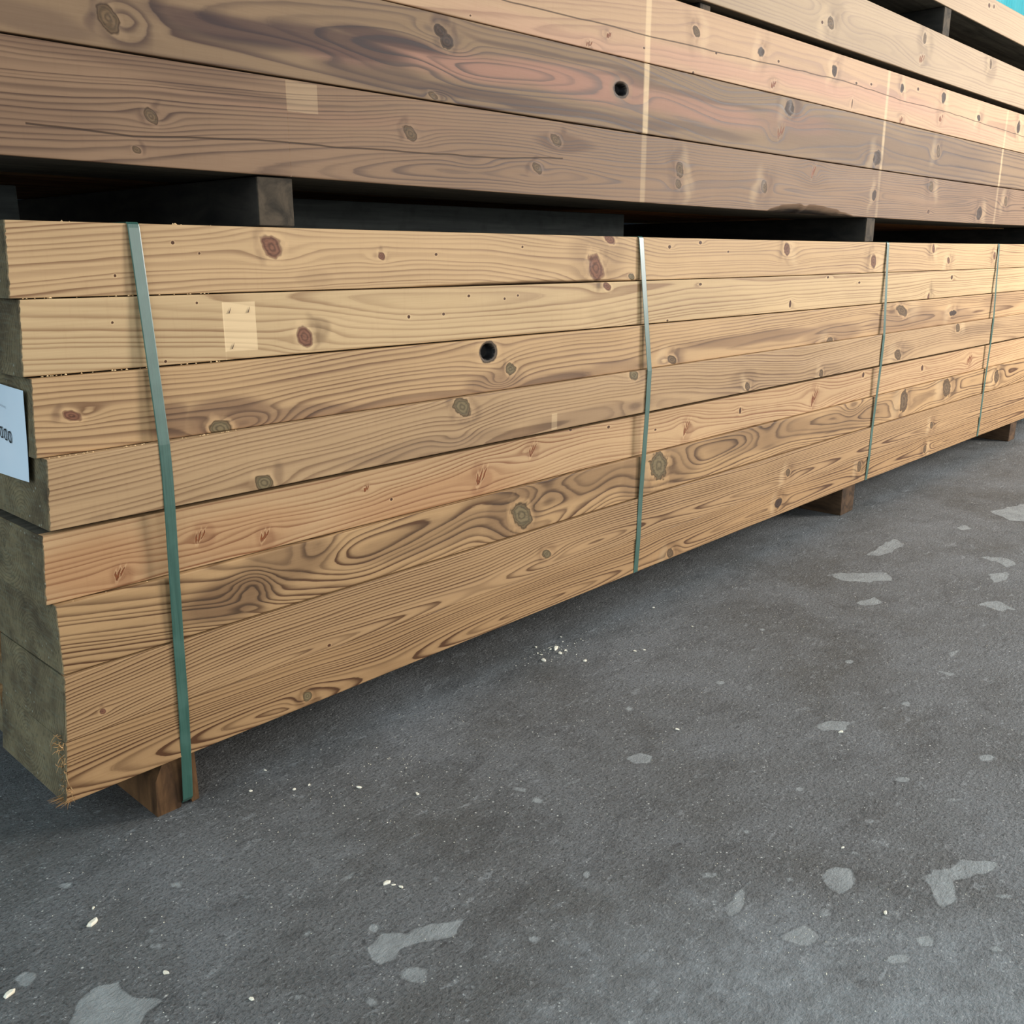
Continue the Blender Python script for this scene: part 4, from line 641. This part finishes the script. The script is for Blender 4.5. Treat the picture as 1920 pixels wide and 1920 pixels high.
# ------------------------------------------------------------------ green straps
SM = strap_mat()
yof = {l[0]: l[3] for l in LOW}
def strap(xtop, xmid, xbot, zlow, lab, ylow=None):
    ztop = float(Z['top'](xmid)); zs = [float(Z[k](xmid)) for k in ('s1', 's2', 's3', 's4', 's4b', 's5', 's6', 's7')]
    th = .0008
    path = []   # (y, z) of the inner face, front run from top to bottom
    path += [(.90, ztop+.0012), (.02, ztop+.0012), (.004, ztop+.0010), (.0012, ztop-.0015), (.0004, ztop-.006)]
    y4 = yof['b4']-.0016
    for z_ in np.linspace(ztop-.02, zs[2]+.004, 10):
        u = (ztop-.006-z_)/(ztop-.006-zs[2]); path.append((.0004+(y4-.0004)*u, z_))
    path += [(y4-.0002, zs[2]-.004), (y4-.0002, zs[2]-.05), (y4-.0001, zs[3]+.004)]
    y7 = yof['b7']-.0016
    for z_ in np.linspace(zs[3]-.01, zs[6], 6): path.append((y4+(y7-y4)*(zs[3]-z_)/(zs[3]-zs[6]), z_))
    path += [(y7-.0001, zs[7]+.004), (y7+.0004, zs[7]-.02)]
    if zlow < .05:
        path += [(-.006, .094), (-.0035, .05), (-.001, .0135), (.003, .0075), (.02, .0068), (.90, .0068)]
    else:
        zb_ = float(Z['bot'](xmid))
        path += [(yof['b8']-.0012, zb_+.006), (yof['b8']-.001, zb_+.001), (yof['b8']+.003, zb_-.0012), (.02, zb_-.0014), (.90, zb_-.0014)]
    P = np.array(path); n_ = len(P); w = .0087
    tz = (P[:, 1]-P[:, 1].min())/(np.ptp(P[:, 1])); xc = np.where(tz > .62, xmid+(xtop-xmid)*(tz-.62)/.38, xbot+(xmid-xbot)*tz/.62)
    d = np.gradient(P, axis=0); d /= np.linalg.norm(d, axis=1)[:, None]; nrm = np.stack([d[:, 1], -d[:, 0]], 1)   # outward
    V = []; Fc = []
    for i in range(n_):
        yi, zi = P[i]; yo, zo = P[i]+nrm[i]*th; ym, zm = P[i]+nrm[i]*th*.55
        V += [(xc[i]-w, yi, zi), (xc[i]-w, ym, zm), (xc[i]-w+.0012, yo, zo), (xc[i]+w-.0012, yo, zo), (xc[i]+w, ym, zm), (xc[i]+w, yi, zi)]
    for i in range(n_-1):
        for k in range(6): Fc.append((i*6+k, i*6+(k+1) % 6, (i+1)*6+(k+1) % 6, (i+1)*6+k))
    Fc += [(0, 5, 4, 3, 2, 1), tuple((n_-1)*6+k for k in range(6))]
    o = mesh_obj('packing_strap', V, Fc, SM)
    import bmesh
    bm = bmesh.new(); bm.from_mesh(o.data); bmesh.ops.recalc_face_normals(bm, faces=bm.faces[:]); bm.to_mesh(o.data); bm.free()
    tag(o, lab, 'strap', 'green straps around the lower stack')
strap(.1935, .2000, .187, 0.0, 'green plastic strap nearest the sawn end, reaching down over the bearer to the floor')
strap(1.386, 1.416, 1.398, .1, 'second green strap from the left, around the middle of the lower stack')
strap(2.77, 2.775, 2.76, .1, 'third green strap from the left, above the second floor bearer')
strap(3.905, 3.905, 3.915, .1, 'fourth green strap, nearest the right edge of the photo')

# ------------------------------------------------------------------ paper label on the sawn ends
N = NT('label_paper'); pa = N.noise(N.coord((8, 8, 8)), 1, 2); paper = N.fin(N.mix(N.mr(pa, .3, .7), rgba((214, 232, 244)), rgba((226, 240, 250))), .5, .4)
N = NT('label_ink'); ink = N.fin(rgba((24, 24, 28)), .7, .2)
N = NT('label_grey_ink'); gink = N.fin(rgba((120, 130, 140)), .7, .2)
LX = .0225
root = bpy.data.objects.new('paper_label', None); SC.collection.objects.link(root); root.location = (LX, .0, .55)
tag(root, 'white printed paper label on the grey sawn ends at the left edge of the photo', 'label')
# sheet: right edge runs from (y .008, z .690) down to (y .027, z .562); the lower edge lifts slightly
V = []; Fc = []; ns, nt_ = 12, 10
for i in range(ns+1):
    for j in range(nt_+1):
        s_, t_ = i/ns, j/nt_
        yr = .0075+.0190*t_; zr = .6900-.1268*t_
        y = yr+s_*.155; z = zr+s_*(.004-.010*t_)
        x = LX+.0006-.004*max(0, t_-.55)**1.5*(1-s_*.6)-.0015*math.sin(s_*6)*.3
        V.append((x-LX, y, z-.55))
for i in range(ns):
    for j in range(nt_):
        a = i*(nt_+1)+j; Fc.append((a, a+nt_+1, a+nt_+2, a+1))
n0 = len(V); V += [(v[0]+.0003, v[1], v[2]) for v in V]; Fc += [tuple(n0+q for q in f[::-1]) for f in Fc]
mesh_obj('sheet', V, Fc, paper, root, smooth=True)
def digit0(yc, zc, w, h, x, par, tilt=.08):
    V = []; Fc = []; nn = 28
    for i in range(nn):
        a = 2*math.pi*i/nn; cx, cz = math.cos(a), math.sin(a)
        ex = abs(cx)**.8*math.copysign(1, cx); ez = abs(cz)**.8*math.copysign(1, cz)
        for k, (rw, rh) in enumerate(((w/2, h/2), (w/2-.0022, h/2-.0020))):
            yy = yc-ex*rw; zz_ = zc+ez*rh; V.append((x, yy-(zz_-zc)*tilt*1.0, zz_))
    for i in range(nn):
        a, b = 2*i, 2*((i+1) % nn); Fc.append((a, b, b+1, a+1))
    m_ = len(V); V += [(v[0]-.0002, v[1], v[2]) for v in V]; Fc += [tuple(m_+q for q in f[::-1]) for f in Fc]
    return V, Fc
V = []; Fc = []
for k in range(4):
    v, f = digit0(.0735+.0150*k, .6200+.0016*k-.0, .0112, .0170, -.0012, root); v = [(q[0], q[1], q[2]-.55) for q in v]
    b = len(V); V += v; Fc += [tuple(b+i for i in q) for q in f]
mesh_obj('printed_number', V[:], Fc[:], ink, root)
V = []; Fc = []
for k in range(6):
    y = .075+.0042*k; z0 = .6595+.0004*k-.55
    for (a, b, c, d) in ((0, .0004, 0, .003), (.0012, .0024, .0008, .0012), (.0012, .0016, 0, .003)):
        i0 = len(V); V += [(-.0012, y+a, z0+c), (-.0012, y+b, z0+c), (-.0012, y+b, z0+d), (-.0012, y+a, z0+d)]; Fc.append((i0, i0+1, i0+2, i0+3))
mesh_obj('small_print', V, Fc, gink, root)

# ------------------------------------------------------------------ splinters on the bottom plank, staples
N = NT('torn_fibre'); tf = N.noise(N.coord((60, 60, 60)), 1, 2); fibre = N.fin(N.mix(N.mr(tf, .3, .7), rgba((206, 168, 118)), rgba((146, 108, 70))), .8, .1)
V = []; Fc = []
def sliver(p0, d0, L, w, curl, nseg=6):
    p_ = np.array(p0, float); d_ = np.array(d0, float); d_ /= np.linalg.norm(d_); base = len(V)
    for i in range(nseg+1):
        r_ = w*(1-i/nseg)+.00012; s1 = np.cross(d_, [0, 0, 1]); s1 /= np.linalg.norm(s1)+1e-9; s2 = np.cross(s1, d_)
        for a in range(3): V.append(p_+r_*(s1*math.cos(a*2.094)+s2*math.sin(a*2.094)))
        p_ = p_+d_*L/nseg; d_ = d_+np.array(curl)*(1.0/nseg); d_ /= np.linalg.norm(d_)
    for i in range(nseg):
        for a in range(3): Fc.append((base+3*i+a, base+3*i+(a+1) % 3, base+3*i+3+(a+1) % 3, base+3*i+3+a))
R = random.Random(8)
for k in range(95):
    z_ = .092+.105*(R.random()**1.5); x_ = .0059+.011*(z_-.14)*-1+R.uniform(-.001, .004); y_ = R.uniform(-.007, .012)
    sliver((x_+.001, y_, z_), (R.uniform(-1, -.2), R.uniform(-1, .1), R.uniform(-.6, .5)), R.uniform(.006, .020), R.uniform(.0005, .0011), (R.uniform(-1.5, 1.5), R.uniform(-1.5, .5), R.uniform(-2, 2)))
for k in range(26):
    sliver((.012+R.uniform(0, .012), R.uniform(-.005, .012), .0935+R.uniform(0, .006)), (-1, R.uniform(-.25, .1), R.uniform(-.18, .08)), R.uniform(.02, .040), R.uniform(.0006, .0015), (R.uniform(-.3, .3), R.uniform(-.3, .3), R.uniform(-.5, .2)))
o = mesh_obj('splinters', V, Fc, fibre, bottom_plank); tag(o, 'torn pale wood fibres')
N = NT('staple_metal'); st = N.fin(rgba((92, 66, 48)), .5, .5)
second = [o for o in bpy.data.objects if o.get('label', '').startswith('second plank from the top')][0]
q = [p_ for p_ in PALE if p_[0] == 'b2'][0]
for (u_, v_) in ((.22, .84), (.80, .84), (.24, .12)):
    x_ = q[1]+(q[2]-q[1])*u_; z_ = q[3]+(q[4]-q[3])*v_
    V = []; Fc = []
    sliver((x_-.0022, .0006, z_-.005), (.45, 0, 1), .010, .0009, (0, 0, 0), 3)
    mesh_obj('staple', V, Fc, st, second)

# ------------------------------------------------------------------ chips and sawdust
N = NT('pale_wood_chip'); cn = N.noise(N.coord((90, 90, 90)), 1, 3); chip_m = N.fin(N.mix(N.mr(cn, .3, .7), rgba((246, 242, 226)), rgba((224, 210, 180))), .8, .1)
def chip_mesh(r, seed):
    R_ = random.Random(seed); n_ = 7; V = []; Fc = []
    for lay, (sc, h) in enumerate(((1, 0.0), (1.02, .22), (.7, .42))):
        for i in range(n_):
            a = 2*math.pi*i/n_; rr = r*sc*(.75+.45*hsh(np.array([i]), np.array([seed]), 3)[0]*.6)
            V.append((rr*math.cos(a)*1.25, rr*math.sin(a)*.8, h*r+.0002+R_.uniform(0, .06)*r*(lay > 0)))
    for l in range(2):
        for i in range(n_): Fc.append((l*n_+i, l*n_+(i+1) % n_, (l+1)*n_+(i+1) % n_, (l+1)*n_+i))
    Fc += [tuple(range(n_))[::-1], tuple(range(2*n_, 3*n_))]
    return V, Fc
def chip_label(x, y, i):
    if 0 <= i <= 9: return 'pale wood chip in the small cluster on the floor below the second strap', 'chips in the cluster by the second strap'
    if i == 15: return 'single white wood chip on bare floor below the first strap', None
    if i == 16: return 'white wood chip on the floor at the lower left edge of the photo', None
    if i in (12, 13, 14): return 'pale wood chip in the trio on the open floor at the centre bottom', 'trio of chips on the open floor'
    return 'small pale wood chip lying loose on the open floor', 'loose chips on the floor'
for i, (x, y, r) in enumerate(CHIPS):
    v, f = chip_mesh(r*.9, i+1); o = mesh_obj('wood_chip', v, f, chip_m); o.location = (x, y, .0002); o.rotation_euler = (0, 0, R.uniform(0, 6.28))
    l_, g_ = chip_label(x, y, i); tag(o, l_, 'wood chip', g_)
# sawdust on the floor (uncountable)
V = []; Fc = []
def crumb(x, y, z, r):
    b = len(V); a0 = R.uniform(0, 6.28)
    for k in range(3): V.append((x+r*math.cos(a0+k*2.094)*R.uniform(.6, 1.2), y+r*math.sin(a0+k*2.094)*R.uniform(.5, 1.1), z))
    V.append((x, y, z+r*.8)); Fc.extend([(b, b+1, b+3), (b+1, b+2, b+3), (b+2, b, b+3), (b, b+2, b+1)])
for cx, cy, sx, sy, n_, rm in [(CHIPS[0][0], CHIPS[0][1], .05, .03, 60, .0016), (.9, -.3, .5, .16, 260, .0011), (1.9, -.35, .6, .2, 260, .0012), (.35, -.35, .35, .2, 200, .0009), (.9, -.7, .5, .2, 300, .0009), (1.6, -.7, .5, .2, 260, .0010), (.5, -.16, .3, .08, 140, .0012), (.62, -.86, .08, .10, 160, .0011)]:
    for _ in range(n_):
        crumb(R.gauss(cx, sx), min(-.01, R.gauss(cy, sy)), .0001, rm*R.uniform(.4, 1.3))
o = mesh_obj('sawdust', V, Fc, chip_m); tag(o, 'fine pale sawdust specks scattered over the dark floor', 'sawdust', kind='stuff')
V = []; Fc = []
for key, up_, n_ in (('s1', 'b2', 22), ('s2', 'b3', 26), ('s3', 'b4', 40), ('top', None, 9), ('s5', 'b6', 3)):
    for _ in range(n_):
        x = R.choice((.05, .07, .10, .16, .19, .26, .30))+R.gauss(0, .014); z = float(Z[key](x)); yy = (yof[up_] if up_ else .004)+R.uniform(.0004, .004)
        crumb(x, yy, z+.0001, R.uniform(.0009, .0027))
N = NT('saw_crumbs'); crumb_m = N.fin(N.mix(N.mr(N.noise(N.coord((90, 90, 90)), 1, 3), .3, .7), rgba((236, 204, 156)), rgba((200, 160, 112))), .8, .1)
o = mesh_obj('sawdust', V, Fc, crumb_m); tag(o, 'pale sawdust crumbs caught on the plank edges near the left strap', 'sawdust', kind='stuff')
